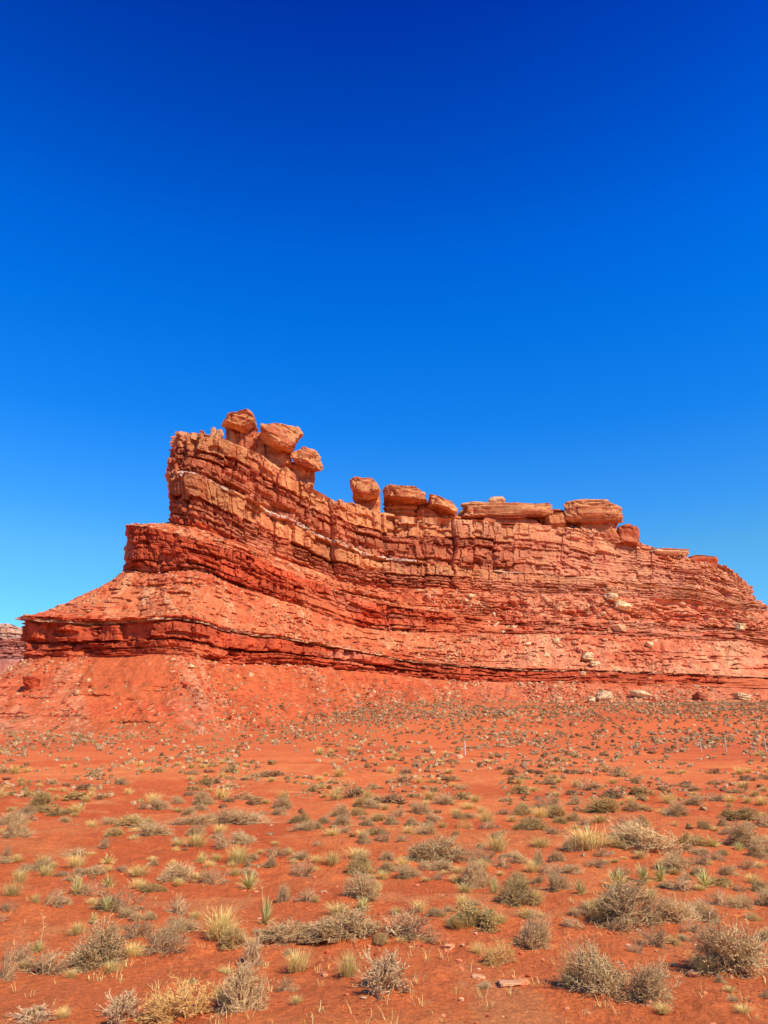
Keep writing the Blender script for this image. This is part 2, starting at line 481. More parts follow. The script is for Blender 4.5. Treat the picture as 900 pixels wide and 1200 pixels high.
def build_butte(name, rows, axis_px, nfront, nback, rown, seed, scale=1.0, beds=BEDS, pal=PAL, mat=M_BUTTE, base_ground=True, parts=None):
    rings = make_ring_rows(rows, axis_px, base_ground)
    nr = len(rings)
    ch = np.mean([np.linalg.norm(np.diff(np.vstack([r, r[:1]])[:, :2], axis=0), axis=1) for r in rings[1:-1]], axis=0)
    uc = np.concatenate([[0], np.cumsum(ch)])
    total = uc[-1]; uctrl = uc[:-1]
    uf_end = uctrl[10]
    u = np.concatenate([np.linspace(0, uf_end, nfront, endpoint=False), np.linspace(uf_end, total, nback, endpoint=False)])
    RB = np.array([hermite_ring(r, uctrl, total, u) for r in rings])      # nr, nu, 3
    if base_ground:
        RB[0, :, 2] = G(RB[0, :, 0], RB[0, :, 1], False) - 1.2
    segs, vs_, base = [], [], []
    for s in range(nr - 1):
        nrow = rown[s]
        v = np.linspace(0, 1, nrow, endpoint=(s == nr - 2))
        segs.append(np.full(len(v), s)); vs_.append(v)
        vv = v[:, None, None]
        a, b = RB[s][None], RB[s + 1][None]
        p = a + (b - a) * vv
        if s in TALUS_SEGS:                                # concave scree
            sag = 0.10 if s == 0 else 0.05
            p = p.copy()
            p[..., 2] -= sag * (b - a)[..., 2] * 4 * (vv * (1 - vv))[..., 0] * 0.8
        base.append(p)
    seg = np.concatenate(segs); v1 = np.concatenate(vs_)
    B = np.concatenate(base, 0)                            # rows, nu, 3
    nrows, nu = B.shape[:2]
    # smooth plan normals
    du = np.roll(B, -6, 1) - np.roll(B, 6, 1)
    nrm = np.stack([du[..., 1], -du[..., 0], np.zeros_like(du[..., 0])], -1)
    nrm /= np.linalg.norm(nrm, axis=-1, keepdims=True) + 1e-9
    U = np.broadcast_to(u[None, :], (nrows, nu)).astype(np.float32)
    S = np.broadcast_to(seg[:, None], (nrows, nu))
    Vf = np.broadcast_to(v1[:, None], (nrows, nu)).astype(np.float32)
    X, Y, Z = B[..., 0].astype(np.float32) / scale, B[..., 1].astype(np.float32) / scale, B[..., 2].astype(np.float32) / scale
    Us = U / scale
    disp = np.zeros((nrows, nu), np.float32); up = np.zeros_like(disp)
    colr = np.zeros((nrows, nu, 3), np.float32)
    big = fbm(X * 0.045, Y * 0.045, Z * 0.02, seed=seed + 1, octaves=2)
    mid = fbm(X * 0.17, Y * 0.17, Z * 0.12, seed=seed + 2, octaves=3)
    fin = fbm(X * 0.9, Y * 0.9, Z * 0.9, seed=seed + 3, octaves=3)
    for s in range(nr - 1):
        I = np.where(seg == s)[0]
        sl = slice(I[0], I[-1] + 1)
        us, vv = Us[sl], Vf[sl]
        x, y, z = X[sl], Y[sl], Z[sl]
        d = np.zeros_like(us); c = np.zeros(us.shape + (3,), np.float32)
        if CLIFF[s]:
            rt = sstep(0.48, 0.66, us * scale / uf_end) * (scale == 1)
            vw = vv + (0.030 + 0.05 * rt) * noise(us * 0.06, s * 3.1, seed=seed + 5) + 0.018 * noise(us * 0.35, s * 5.7, seed=seed + 6) + 0.008 * noise(us * 1.3, vv * 4, seed=seed + 7)
            fl = np.floor(us / 7.5 + 0.6 * noise(us * 0.11, seed=seed + 92) + 0.12 * noise(vv * 4, us * 0.2, seed=seed + 93))
            vw = vw + (hash1(fl, s + 11, seed + 94) - 0.5) * (0.11 if s >= 3 else 0.05) * (scale == 1)
            vw = np.clip(vw, 0, 0.9999)
            tops = np.array([b[0] for b in beds[s]])
            bi = np.searchsorted(tops, vw, side='right').clip(0, len(tops) - 1)
            off = np.array([b[1] for b in beds[s]], np.float32)[bi]
            jl = np.array([b[2] for b in beds[s]], np.float32)[bi]
            ja = np.array([b[3] for b in beds[s]], np.float32)[bi]
            kc = np.array([pal[b[4]] for b in beds[s]], np.float32)[bi]
            isdark = np.array([b[4] == 'dark' for b in beds[s]])[bi]
            # ledges fade and strengthen along the face
            lat = 0.75 + 1.1 * noise(us * 0.055, bi * 7.7, seed=seed + 8) + 0.7 * noise(us * 0.23, bi * 3.7, seed=seed + 9)
            # the right face is worn back towards scree
            wear = {1: 0.95, 3: 0.92, 5: 0.8, 6: 0.35}.get(s, 0.0) * sstep(0.40, 0.60, us * scale / uf_end) * (1 - 0.40 * sstep(0.80, 0.86, vw) * (s == 1) * sstep(-0.3, 0.3, noise(us * 0.11, seed=seed + 95)))
            if scale > 1: wear = 0.0
            d += off * np.clip(lat, 0.0, 1.9) * (1 - wear)
            has = jl > 0
            q = us / np.maximum(jl, 0.5) + bi * 13.37 + 0.45 * noise(us * 0.5, bi * 2.2, seed=seed + 10) + 0.12 * noise(vv * 25, us * 0.4, bi, seed=seed + 25)
            cell = np.floor(q); fr = q - cell
            hb = hash1(cell, bi + s * 31, seed + 11)
            blk = (hb - 0.5) * 2 * ja
            blk = np.where(hb > 0.90, -1.5 * ja - 0.4, blk)
            crack = np.minimum(fr, 1 - fr) * jl
            blk = blk * (1 - 0.45 * rt * (s >= 5)) - 0.45 * (1 - 0.8 * rt) * (1 - sstep(0.06, 0.28, crack)) * (hash1(cell, bi + 7, seed + 12) > 0.35)
            d += np.where(has, blk, 0) * (1 - 0.6 * wear)
            # larger fallen-out pockets
            pk = noise(us * 0.19, vw * 9 + s * 9, seed=seed + 13)
            d -= 1.3 * sstep(0.42, 0.6, pk) * (0.5 + 0.5 * has)
            massive = sstep(0.08, 0.2, np.array([b[0] - a[0] for a, b in zip([(0,)] + beds[s][:-1], beds[s])], np.float32)[bi])
            flute = noise(us * 0.55 + 0.3 * noise(vv * 5, us * 0.2, seed=seed + 41), vv * 1.1 + s, bi * 1.0, seed=seed + 42)
            d -= massive * (1 - 0.7 * rt) * (0.75 * np.maximum(np.abs(flute) * -1 + 0.28, 0) / 0.28 * (noise(us * 0.21, bi, s, seed=seed + 43) > -0.25))
            qb = us / 10.5 + 0.7 * noise(us * 0.06, seed=seed + 70) + 0.13 * noise(vv * 3 + s * 3, us * 0.1, seed=seed + 71)
            cb = np.floor(qb); fb = np.minimum(qb - cb, 1 - qb + cb) * 10.5
            hb2 = hash1(cb, 5, seed + 72)
            big_on = (1.0 if s >= 5 else 0.5)
            d += big_on * (1 - 0.8 * wear) * (np.sin(np.pi * np.clip(vv, 0, 1)) ** 0.5 if s < 5 else 1.0) * ((hb2 - 0.5) * 3.2 - 1.6 * (1 - sstep(0.1, 0.75, fb)) * np.clip(2.2 * hash1(cb, 9, seed + 73) - 1.1, 0, 1))
            corner = np.abs(noise(us * 0.042, s * 2.2 + vv * 0.35, seed=seed + 44))
            d += 2.2 * big[sl] + 2.0 * (0.4 - corner) * (1 if s >= 5 else 0.6) + 1.1 * mid[sl] * (1 - 0.4 * massive) + 0.42 * fin[sl]
            pits = noise(us * 0.85, vv * 11 + s * 5, bi * 0.7, seed=seed + 60)
            d -= 0.9 * sstep(0.38, 0.6, pits) * (1 - 0.6 * massive)
            rubz = noise(us * 0.8, vv * 14 + s * 3, seed=seed + 45)
            d += (1 - massive) * 0.45 * rubz
            # second, finer set of breaks: uneven thin laminae
            lam = noise(us * 0.06, vw * 46 + s * 17, seed=seed + 14)
            d += (0.05 + 0.17 * (1 - massive) + 0.22 * rt * (s >= 5)) * np.sign(lam) * np.abs(lam) ** 0.5
            tw = 0.9 + 0.22 * noise(us * 0.09, bi * 4.1, seed=seed + 15)
            c = kc * tw[..., None]
            if s == 5 and scale == 1:
                c = mix(c, pal['orange'], (bi == len(tops) - 1) * sstep(-0.15, 0.3, noise(us * 0.13, vv * 9, seed=seed + 80) + 0.4 * noise(us * 0.7, seed=seed + 81)))
            c = mix(c, pal['dark'], np.where(isdark, 0, 0.45 * sstep(0.2, 0.6, noise(us * 0.45, vv * 1.3 + s, bi * 1.0, seed=seed + 16))))   # desert varnish streaks
            c = mix(c, pal['pink'], 0.55 * sstep(0.15, 0.6, fbm(us * 0.06, vv * 2 + s * 4, seed=seed + 17, octaves=3)))
            # faces crumble: scree spills over lower part of the cliff here and there
            sp = sstep(0.15, 0.5, noise(us * 0.055, s * 11.3, seed=seed + 18) + 0.3 * noise(us * 0.3, vv * 3, seed=seed + 46) - 0.6 * vv + 0.5 * wear) * (0.85 if s in (1, 3) else 0.45)
            d = d * (1 - 0.75 * sp) + 0.5 * sp
            c = mix(c, pal['scree'], 0.75 * sp)
            if s >= 3 and scale == 1:
                c = mix(c, lin(216, 140, 102), (0.4 if s >= 5 else 0.2) * rt)
                c = mix(c, pal['pink'], 0.5 * rt * sstep(-0.3, 0.4, noise(us * 0.12, vv * 3, s, seed=seed + 74)))
                c = mix(c, pal['tan'], 0.45 * rt * sstep(0.1, 0.5, fbm(us * 0.3, vv * 4, s, seed=seed + 75, octaves=3)))
            edge = sstep(0, 0.03, vv) * 1.0
            d *= np.where(s in (1, 3, 5), edge, 1.0)
        elif s in TALUS_SEGS:
            gul = fbm(us * 0.11 + 0.25 * noise(us * 0.05, vv * 1.2, seed=seed + 19), vv * 0.5 + s * 3, seed=seed + 20, octaves=3)
            strk = fbm(us * 0.5 + vv * 5.0, us * 0.07 - vv * 0.9 + s * 5, seed=seed + 21, octaves=4)
            rub = fbm(x * 0.75, y * 0.75, z * 0.75, seed=seed + 22, octaves=4, gain=0.65)
            led = noise(us * 0.07, vv * 12 + s * 7 + 0.5 * noise(us * 0.1, seed=seed + 29), seed=seed + 23)
            w = np.sin(np.pi * np.clip(vv, 0, 1)) ** 0.5
            rid = np.abs(noise(us * 0.16 + 0.4 * noise(us * 0.07, vv * 2, seed=seed + 90), vv * 0.8 + s * 2, seed=seed + 91))
            d += (1.5 * gul + 0.75 * strk - 1.1 * (1 - sstep(0, 0.35, rid))) * w + 2.2 * big[sl] * (sstep(0, 0.3, vv) if s == 0 else 1.0)
            lm = (0.6 + 0.4 * (s != 0)) * sstep(-0.2, 0.4, noise(us * 0.045, s * 9.9 + vv * 2, seed=seed + 24))
            rt2 = sstep(0.40, 0.60, us * scale / uf_end)
            lm = lm * (1 - 0.6 * rt2) * (1.35 if s == 0 else 1.0)
            d += 0.75 * lm * np.tanh(3 * led) * w + 0.8 * np.tanh(4 * noise(us * 0.22 + vv * 3, vv * 22 + s, seed=seed + 47)) * w * lm * (0.65 + 0.35 * (s != 0))
            d -= 1.0 * sstep(0.45, 0.65, noise(us * 0.35, vv * 22, s, seed=seed + 61)) * w * (0.35 + 0.65 * (s != 0))
            up[sl] = (0.85 + 0.25 * (s != 0)) * np.maximum(rub, -0.25) * (0.3 + 0.7 * sstep(-0.3, 0.4, noise(us * 0.08, vv * 2.5 + s, seed=seed + 26))) + 0.12 * fin[sl]
            c = np.broadcast_to(pal['fines' if s == 0 else 'scree'], us.shape + (3,)).copy()
            c = mix(c, lin(224, 146, 104), (0.6 if s else 0.3) * rt2 * (scale == 1))
            c = mix(c, pal['red'], (0.8 - 0.4 * rt2) * sstep(-0.1, 0.5, led) * (0.35 + 0.65 * lm))
            c = mix(c, pal['tan'] if s else pal['pink'], (0.7 if s else 0.5) * sstep(0.05, 0.45, strk) * sstep(-0.3, 0.4, gul))
            c = mix(c, pal['red'], 0.6 * sstep(0.1, 0.5, fbm(us * 0.08, vv * 3 + s, seed=seed + 27, octaves=3)))
            c = mix(c, pal['dark'], 0.4 * sstep(0.2, 0.6, rub))
            grit = noise(x * 1.7, y * 1.7, z * 1.7, seed=seed + 48)
            c = mix(c, pal['pale'], (0.5 + 0.3 * (s > 0)) * sstep(0.3, 0.7, grit) * sstep(-0.2, 0.4, strk))
            c = c * (1 + 0.14 * noise(us * 1.1, vv * 6, s, seed=seed + 49))[..., None]
        else:
            d += 0.5 * mid[sl] * (1 - vv); up[sl] = 0.6 * mid[sl] * (1 - vv) + 0.2 * fin[sl]
            c = np.broadcast_to(pal['orange'], us.shape + (3,)).copy()
        if s == 6 and scale == 1:
            cellr = np.floor(us / 3.3 + 0.6 * noise(us * 0.3, seed=seed + 50))
            cell2 = np.floor(us / 8.5 + 0.5 * noise(us * 0.2, seed=seed + 52))
            up[sl] += ((hash1(cellr, 3, seed + 51) - 0.6) * 1.7 + (hash1(cell2, 4, seed + 53) - 0.5) * 2.6) * sstep(0.70, 0.95, vv)
        disp[sl] = d; colr[sl] = c
    V = B + nrm * (disp * scale)[..., None]
    V[..., 2] += up * scale
    V[0, :, 2] = B[0, :, 2]
    colr *= (1 + 0.14 * fin + 0.10 * mid)[..., None]
    colr = np.clip(colr, 0.01, 0.9)
    root = empty(name, (0, 0, 0))
    made = []
    j = np.arange(nu)[None, :]; jn = (j + 1) % nu
    bounds = [np.where(seg == s)[0][0] for s in range(nr - 1)] + [nrows - 1]
    for pname, s0, s1 in parts:
        r0, r1 = bounds[s0], bounds[s1]
        sub = V[r0:r1 + 1].reshape(-1, 3); cc = colr[r0:r1 + 1].reshape(-1, 3)
        i = np.arange(r1 - r0)[:, None]
        f = np.stack([i * nu + j, i * nu + jn, (i + 1) * nu + jn, (i + 1) * nu + j], -1).reshape(-1, 4)
        made.append(mesh_np(pname, sub, f, mat, root, cc))
    return root, V, seg, v1, u, uf_end, nfront


PARTS = [('talus_slope', 0, 1), ('ledge_band', 1, 2), ('talus_slope', 2, 3), ('cliff_band', 3, 4), ('talus_slope', 4, 5), ('upper_cliff', 5, 7), ('summit', 7, 8)]
butte, BV, BSEG, BVF, BU, BUE, BNF = build_butte('butte', ROWS, AXIS, 1500, 110, ROWN, 100, parts=PARTS)
tag(butte, 'layered red sandstone butte with stepped cliffs and scree slopes above the desert plain', 'butte', kind='structure')
for o in butte.children:
    if o.name == 'talus_slope': o['label'] = 'wide bare red scree slope at the foot of the butte'
    elif o.name.startswith('talus_slope'): o['label'] = 'pinkish rubble slope between two cliff bands'
    elif o.name == 'ledge_band': o['label'] = 'low dark red ledge with a thin pale top bed'
    elif o.name == 'cliff_band': o['label'] = 'thin bedded deep red cliff halfway up'
    elif o.name == 'upper_cliff': o['label'] = 'tall orange cliff with a white bed under the rim'

# the far mesa that shows at the left edge
MROWS = [
    [(-420, 800, 800), (-330, 800, 720), (-260, 800, 700), (-200, 800, 690), (-150, 800, 680), (-100, 800, 675), (-50, 800, 670), (-10, 800, 668), (20, 800, 668), (60, 800, 675), (150, 800, 740)],
    [(-360, 772, 800), (-310, 770, 740), (-250, 770, 720), (-200, 770, 710), (-150, 771, 700), (-100, 771, 695), (-50, 772, 690), (-15, 772, 688), (12, 772, 688), (40, 772, 695), (80, 772, 740)],
    [(-350, 765, 800), (-300, 758, 745), (-250, 757, 725), (-200, 757, 715), (-150, 758, 706), (-100, 758, 701), (-50, 758, 696), (-15, 758, 693), (12, 758, 693), (36, 758, 700), (70, 758, 740)],
    [(-340, 755, 800), (-290, 748, 747), (-245, 747, 727), (-200, 747, 717), (-150, 748, 708), (-100, 748, 703), (-50, 748, 698), (-15, 748, 695), (10, 748, 695), (30, 748, 702), (60, 750, 740)],
    [(-335, 745, 800), (-285, 736, 750), (-240, 734, 730), (-200, 733, 720), (-150, 733, 711), (-100, 732, 706), (-50, 731, 701), (-15, 731, 698), (8, 731, 698), (26, 736, 706), (50, 742, 740)],
]
MAX = [(-300, 830), (-280, 820), (-240, 810), (-200, 800), (-150, 795), (-100, 790), (-50, 785), (-20, 780), (0, 780), (10, 782), (20, 785)]
MPAL = dict(PAL, fines=lin(186, 116, 92), scree=lin(190, 128, 104), red=lin(182, 112, 90), dark=lin(150, 92, 80), rust=lin(172, 110, 94), orange=lin(206, 156, 120), cream=lin(212, 174, 140), pale=lin(212, 170, 136), white=lin(216, 182, 150), pink=lin(186, 130, 110))
MBEDS = {0: BEDS[0], 1: BEDS[3], 2: BEDS[3], 3: [(0.3, .4, 5, .8, 'cream'), (0.4, -.7, 0, 0, 'dark'), (0.75, .6, 6, .9, 'orange'), (1, .9, 6, 1.2, 'white')], 4: BEDS[7]}
CLIFF_SAVE, TS_SAVE = CLIFF, TALUS_SEGS
CLIFF, TALUS_SEGS = [0, 1, 1, 1, 0], (0,)
mesa, *_ = build_butte('distant_mesa', MROWS, MAX, 420, 60, [40, 40, 30, 44, 12], 400, scale=1.4, beds=MBEDS, pal=MPAL, mat=M_MESA,
                       parts=[('talus_slope', 0, 1), ('cliff_band', 1, 3), ('cap_layer', 3, 5)])
tag(mesa, 'distant purplish mesa with a pale cream cap behind the left end of the butte', 'mesa', kind='structure')
for o in mesa.children:
    if o.name.startswith('cap_layer'): o['label'] = 'pale cream cap layer'
CLIFF, TALUS_SEGS = CLIFF_SAVE, TS_SAVE


# ------------------------------------------------------------------ rocks
def ico(sub):
    bm = bmesh.new()
    bmesh.ops.create_icosphere(bm, subdivisions=sub, radius=1)
    v = np.array([q.co[:] for q in bm.verts], np.float32)
    f = np.array([[q.index for q in p.verts] for p in bm.faces], np.int32)
    bm.free()
    return v, f


ICO = {k: ico(k) for k in (1, 2, 3, 5, 6)}


def rock_shape(w, d, h, seed, boxy=0.55, under=0.0, strata=0.03, rough=0.12, sub=6, taper=0.0, lean=0.0, facets=9, flat=0.0):
    """rounded block w x d x h metres, base at z=0; boxy 1 = ball, 0.3 = slab with square shoulders; under pulls the underside in"""
    v, f = ICO[sub]
    p = np.sign(v) * np.abs(v) ** boxy
    p = p / np.abs(p).max(0)
    g = np.random.default_rng(seed + 1000)
    for _ in range(facets):
        nn = unit(g.normal(0, 1, 3)); cc = g.uniform(0.56, 0.93) * (np.abs(nn).sum() ** 0.5 if boxy < 0.65 else 1.0)
        over = np.maximum(p @ nn - cc, 0)
        p = p - 0.85 * over[:, None] * nn
    if flat: p[:, 2] = np.where(p[:, 2] < 0, p[:, 2] * (1 - flat), p[:, 2])
    p = p / np.abs(p).max(0)
    lf = fbm(v[:, 0] * 1.1 + seed, v[:, 1] * 1.1, v[:, 2] * 1.6, seed=seed, octaves=3)
    hf = fbm(v[:, 0] * 5 + seed, v[:, 1] * 5, v[:, 2] * 7, seed=seed + 4, octaves=4)
    st = noise(p[:, 2] * 4.5 + 0.4 * lf, v[:, 0] * 0.5, seed, seed=seed + 9)
    k = 1 + rough * 1.9 * lf + rough * 0.6 * hf + strata * np.sign(st) * np.abs(st) ** 0.6
    ck = np.abs(noise(v[:, 0] * 1.7 + seed, v[:, 1] * 1.7, v[:, 2] * 0.9, seed=seed + 12))
    bd = np.abs(noise(p[:, 2] * 2.6 + 0.5 * lf, seed * 1.3, seed=seed + 13))
    k = k - 0.09 * (1 - sstep(0.0, 0.07, ck)) - 0.08 * (1 - sstep(0.0, 0.10, bd)) + 0.05 * noise(v[:, 0] * 9, v[:, 1] * 9, v[:, 2] * 12, seed=seed + 14)
    q = p.copy()
    q[:, :2] *= k[:, None]
    q[:, 2] *= (1 + rough * 1.2 * lf + rough * 0.35 * hf)
    q[:, 2] += rough * 0.9 * noise(q[:, 0] * 1.3 + seed, q[:, 1] * 1.3, seed=seed + 6)
    t = (p[:, 2] + 1) / 2
    pull = 1 - under * (1 - sstep(0.0, 0.62, t)) + 0
    pull = pull * (1 - taper * t)
    q[:, :2] *= pull[:, None]
    q[:, 0] += lean * t
    q *= np.array([w / 2, d / 2, h / 2])
    q[:, 0] *= w / np.ptp(q[:, 0]); q[:, 2] *= h / np.ptp(q[:, 2])
    q[:, 0] -= (q[:, 0].max() + q[:, 0].min()) / 2
    q[:, 2] -= q[:, 2].min()
    return q, f, st, hf, lf


def rock_obj(name, loc, w, d, h, seed, colour, colour2, parent=None, tilt=0.0, rz=0.0, mat=M_STONE, sub=6, **kw):
    q, f, st, hf, lf = rock_shape(w, d, h, seed, sub=sub, **kw)
    c = mix(colour, colour2, sstep(-0.1, 0.6, st + 0.5 * hf))
    c = c * (1 + 0.16 * hf + 0.08 * lf)[:, None]
    ca, sa = math.cos(tilt), math.sin(tilt)
    x, z = q[:, 0] * ca + q[:, 2] * sa, -q[:, 0] * sa + q[:, 2] * ca
    q = np.stack([x, q[:, 1], z], -1)
    cz, sz = math.cos(rz), math.sin(rz)
    q = np.stack([q[:, 0] * cz - q[:, 1] * sz, q[:, 0] * sz + q[:, 1] * cz, q[:, 2]], -1)
    o = mesh_np(name, q, f, mat, parent, c, smooth=True)
    o.location = loc
    return o


def px_rock(name, box, Y, seed, c1, c2, depth=0.8, root=None, sink=0.0, **kw):
    """a rock filling photo box (x0, y0, x1, y1) at forward distance Y"""
    x0, y0, x1, y1 = box
    s = mpp((x0 + x1) / 2, y1, Y)
    loc = P((x0 + x1) / 2, y1, Y)
    w_, h_ = (x1 - x0) * s, (y1 - y0) * s * 1.0
    loc = loc - np.array([0, 0, sink])
    if root is not None:
        loc = loc - np.array(root.location)
    return rock_obj(name, loc, w_, w_ * depth, h_ + sink, seed, c1, c2, parent=root, **kw)


ORA, CRE, RED, RUS, TAN = PAL['orange'], PAL['cream'], PAL['red'], PAL['rust'], PAL['tan']


def hoodoo(name, label, cat, Y, cap, peds, seed, group=None):
    x0, y0, x1, y1 = cap[0]
    by = max(p[0][3] for p in peds) if peds else y1
    root = empty(name, P((x0 + x1) / 2, by, Y))
    tag(root, label, cat, group)
    x_c, m_x = (x0 + x1) / 2, 0.955 * (x1 - x0) / 2
    px_rock('cap_rock', (x_c - m_x, y0 + 1.5, x_c + m_x, y1), Y - 0.8, seed, CAPC, RUS, root=root, **dict(dict(depth=1.05), **cap[1]))
    for i, (b, kw) in enumerate(peds):
        px_rock('pedestal', b, Y + 2.8, seed + 20 + i, RUS, ORA, root=root, sink=2.0, **kw)
    return root


HG = 'balanced rocks along the rim of the butte'
hoodoo('balanced_rock', 'flattened mushroom shaped cap rock on a stubby pedestal, highest point of the butte', 'balanced rock', 240,
       ((254, 477, 299, 506), dict(boxy=0.66, under=0.25, tilt=0.22, rough=0.14, facets=13, flat=0.6)),
       [((261, 490, 290, 532), dict(boxy=0.5, under=-0.3, rough=0.22, strata=0.07, depth=0.55, facets=6)), ((280, 498, 303, 540), dict(boxy=0.55, rough=0.2, depth=1.2, facets=5))], 5, HG)
hoodoo('balanced_rock', 'wide drooping cap rock on two pillars beside the topmost mushroom rock', 'balanced rock', 240,
       ((294, 488, 346, 526), dict(boxy=0.66, under=0.2, tilt=0.45, rough=0.13, facets=13, flat=0.6)),
       [((291, 503, 318, 545), dict(boxy=0.5, under=-0.25, rough=0.24, strata=0.07, depth=0.55, facets=6)), ((308, 512, 343, 554), dict(boxy=0.5, under=-0.2, rough=0.22, strata=0.06, depth=0.55, facets=6))], 9, HG)
hoodoo('balanced_rock', 'rounded cap rock with a pointed lip on a squat layered pedestal, lowest summit cap', 'balanced rock', 243,
       ((336, 521, 376, 550), dict(boxy=0.66, under=0.2, tilt=0.33, rough=0.14, facets=13, flat=0.5)),
       [((328, 536, 369, 582), dict(boxy=0.48, under=-0.15, rough=0.2, strata=0.09, depth=0.55, facets=6))], 14, HG)
hoodoo('balanced_rock', 'blocky boulder balanced alone on a narrow leaning pedestal in the saddle of the ridge', 'balanced rock', 259,
       ((407, 558, 446, 588), dict(boxy=0.5, under=0.15, rough=0.13, tilt=0.06, facets=7, flat=0.35)),
       [((413, 575, 432, 612), dict(boxy=0.5, under=-0.3, rough=0.22, strata=0.07, depth=1.0, facets=6)), ((424, 577, 447, 616), dict(boxy=0.5, under=-0.2, rough=0.22, depth=1.0, facets=6))], 21, HG)
hoodoo('balanced_rock', 'flat orange slab on a broken red layer, next to the blocky saddle boulder', 'balanced rock', 268,
       ((446, 571, 502, 592), dict(boxy=0.42, under=0.05, rough=0.14, tilt=0.06, facets=9, flat=0.4)),
       [((448, 588, 497, 610), dict(boxy=0.5, rough=0.14, strata=0.12, depth=0.7)), ((484, 590, 520, 611), dict(boxy=0.6, rough=0.2, depth=0.7))], 27, HG)
hoodoo('balanced_rock', 'small wedge shaped slab sloping down between the flat orange slab and the long slab', 'balanced rock', 270,
       ((495, 581, 536, 603), dict(boxy=0.55, under=0.1, rough=0.16, tilt=0.25, flat=0.5)),
       [((500, 598, 540, 612), dict(boxy=0.55, rough=0.2, strata=0.1, depth=0.7))], 33, HG)
hoodoo('balanced_rock', 'longest flat orange slab lying along the middle of the rim', 'balanced rock', 274,
       ((533, 586, 650, 611), dict(boxy=0.45, under=0.0, rough=0.14, depth=0.35, strata=0.02, facets=7, flat=0.4)),
       [((536, 605, 646, 624), dict(boxy=0.45, under=-0.1, rough=0.2, strata=0.06, depth=0.4, facets=4)), ((626, 599, 670, 630), dict(boxy=0.5, under=-0.1, rough=0.2, depth=0.8, facets=4))], 41, HG)
hoodoo('balanced_rock', 'huge rounded orange boulder with a dark underside at the right end of the slabs', 'balanced rock', 273,
       ((656, 586, 731, 618), dict(boxy=0.55, under=0.05, rough=0.12, depth=0.6, strata=0.02, facets=8, flat=0.3)),
       [((660, 613, 728, 642), dict(boxy=0.5, under=-0.25, rough=0.24, strata=0.05, depth=0.6, facets=5))], 47, HG)
for (box, Y, sd_, c1, c2, kw, lab) in [
    ((246, 500, 254, 512), 238, 61, CRE, CRE, dict(boxy=0.6, facets=3), 'taller small pale knob of rock left of the topmost mushroom rock'),
    ((252, 503, 262, 514), 237, 62, CRE, TAN, dict(boxy=0.6, facets=3), 'small lower pale knob of rock against the pedestal of the topmost mushroom rock'),
    ((572, 582, 595, 592), 274, 63, PAL['pale'], CRE, dict(boxy=0.7), 'small cream stone lying on top of the longest slab'),
    ((638, 602, 662, 618), 271, 64, ORA, RUS, dict(boxy=0.45, facets=4), 'small block wedged between the longest slab and the huge rounded boulder'),
    ((722, 615, 748, 640), 272, 65, RED, RUS, dict(boxy=0.45, strata=0.07, rough=0.2, under=-0.15, facets=4), 'crumbling red block just right of the huge rounded boulder'),
    ((756, 644, 806, 653), 272, 66, PAL['pale'], RUS, dict(boxy=0.4, depth=0.5), 'thin whitish slab on the descending right shoulder of the rim'),
    ((798, 652, 845, 674), 274, 67, RUS, RED, dict(boxy=0.45, strata=0.1, depth=0.5), 'dark rust slab at the right end of the rim'),
]:
    kw = dict(kw); o = px_rock('rim_stone', box, Y, sd_, c1, c2, sink=0.8, sub=5, **kw)
    tag(o, lab, 'rock', 'loose stones on the rim')

# pale boulders that rolled down onto the scree: found on the butte surface by photo pixel
FR = BV[:, :BNF]
_d = FR - np.array([0, 0, CAM_H])
_ax = _d[..., 1] * CP + _d[..., 2] * SP
_up = -_d[..., 1] * SP + _d[..., 2] * CP
SPX = 450 + F * _d[..., 0] / _ax
SPY = 600 - F * _up / _ax


def on_butte(px, py):
    k = np.argmin((SPX - px) ** 2 + (SPY - py) ** 2 + (FR[..., 1] > 300) * 1e6)
    i, j = np.unravel_index(k, SPX.shape)
    return FR[i, j], i, j


for i_, (px, py, wpx, hpx, lab) in enumerate([
    (707, 820, 19, 11, 'bright cream boulder at the foot of the scree, largest in the row'),
    (693, 822, 10, 6, 'little pale stone touching the left side of the bright cream boulder'),
    (750, 818, 26, 9, 'flat cream slab at the foot of the scree, right of the bright boulder'),
    (770, 830, 12, 6, 'small cream stone below the flat cream slab at the foot of the scree'),
    (821, 820, 18, 9, 'rust brown tilted block with a dark side at the foot of the scree'),
    (868, 819, 20, 7, 'low pale slab at the right foot of the scree'),
    (728, 714, 22, 9, 'big pale boulder on the upper scree under the white bed'),
    (714, 703, 16, 8, 'pale fallen block above the big pale boulder on the upper scree'),
    (866, 738, 14, 8, 'pale boulder alone on the upper right scree near the skyline'),
    (688, 772, 14, 8, 'cream block halfway down the right scree, upper of a pair'),
    (696, 780, 12, 6, 'cream block halfway down the right scree, lower of a pair'),
    (651, 753, 8, 6, 'small cream block under the middle cliff band'),
    (760, 758, 10, 6, 'small white stone beside the dark gap in the middle cliff band'),
    (225, 782, 7, 4, 'white stone on the bare scree under the dark ledge'),
    (35, 806, 20, 14, 'square red block half buried in the left scree'),
]):
    p, i, j = on_butte(px, py)
    s = mpp(px, py, p[1])
    col = RED if 'red block' in lab else (RUS if 'rust' in lab else lin(246, 206, 148))
    o = rock_obj('fallen_boulder', p - np.array([0, 0.3, 0.25 * hpx * s]), wpx * s, wpx * s * 0.8, hpx * s * 1.2, 200 + i_, col, col * 0.85, sub=5, boxy=0.55, rough=0.16, strata=0.06, tilt=0.15)
    tag(o, lab, 'boulder', 'boulders fallen onto the scree')


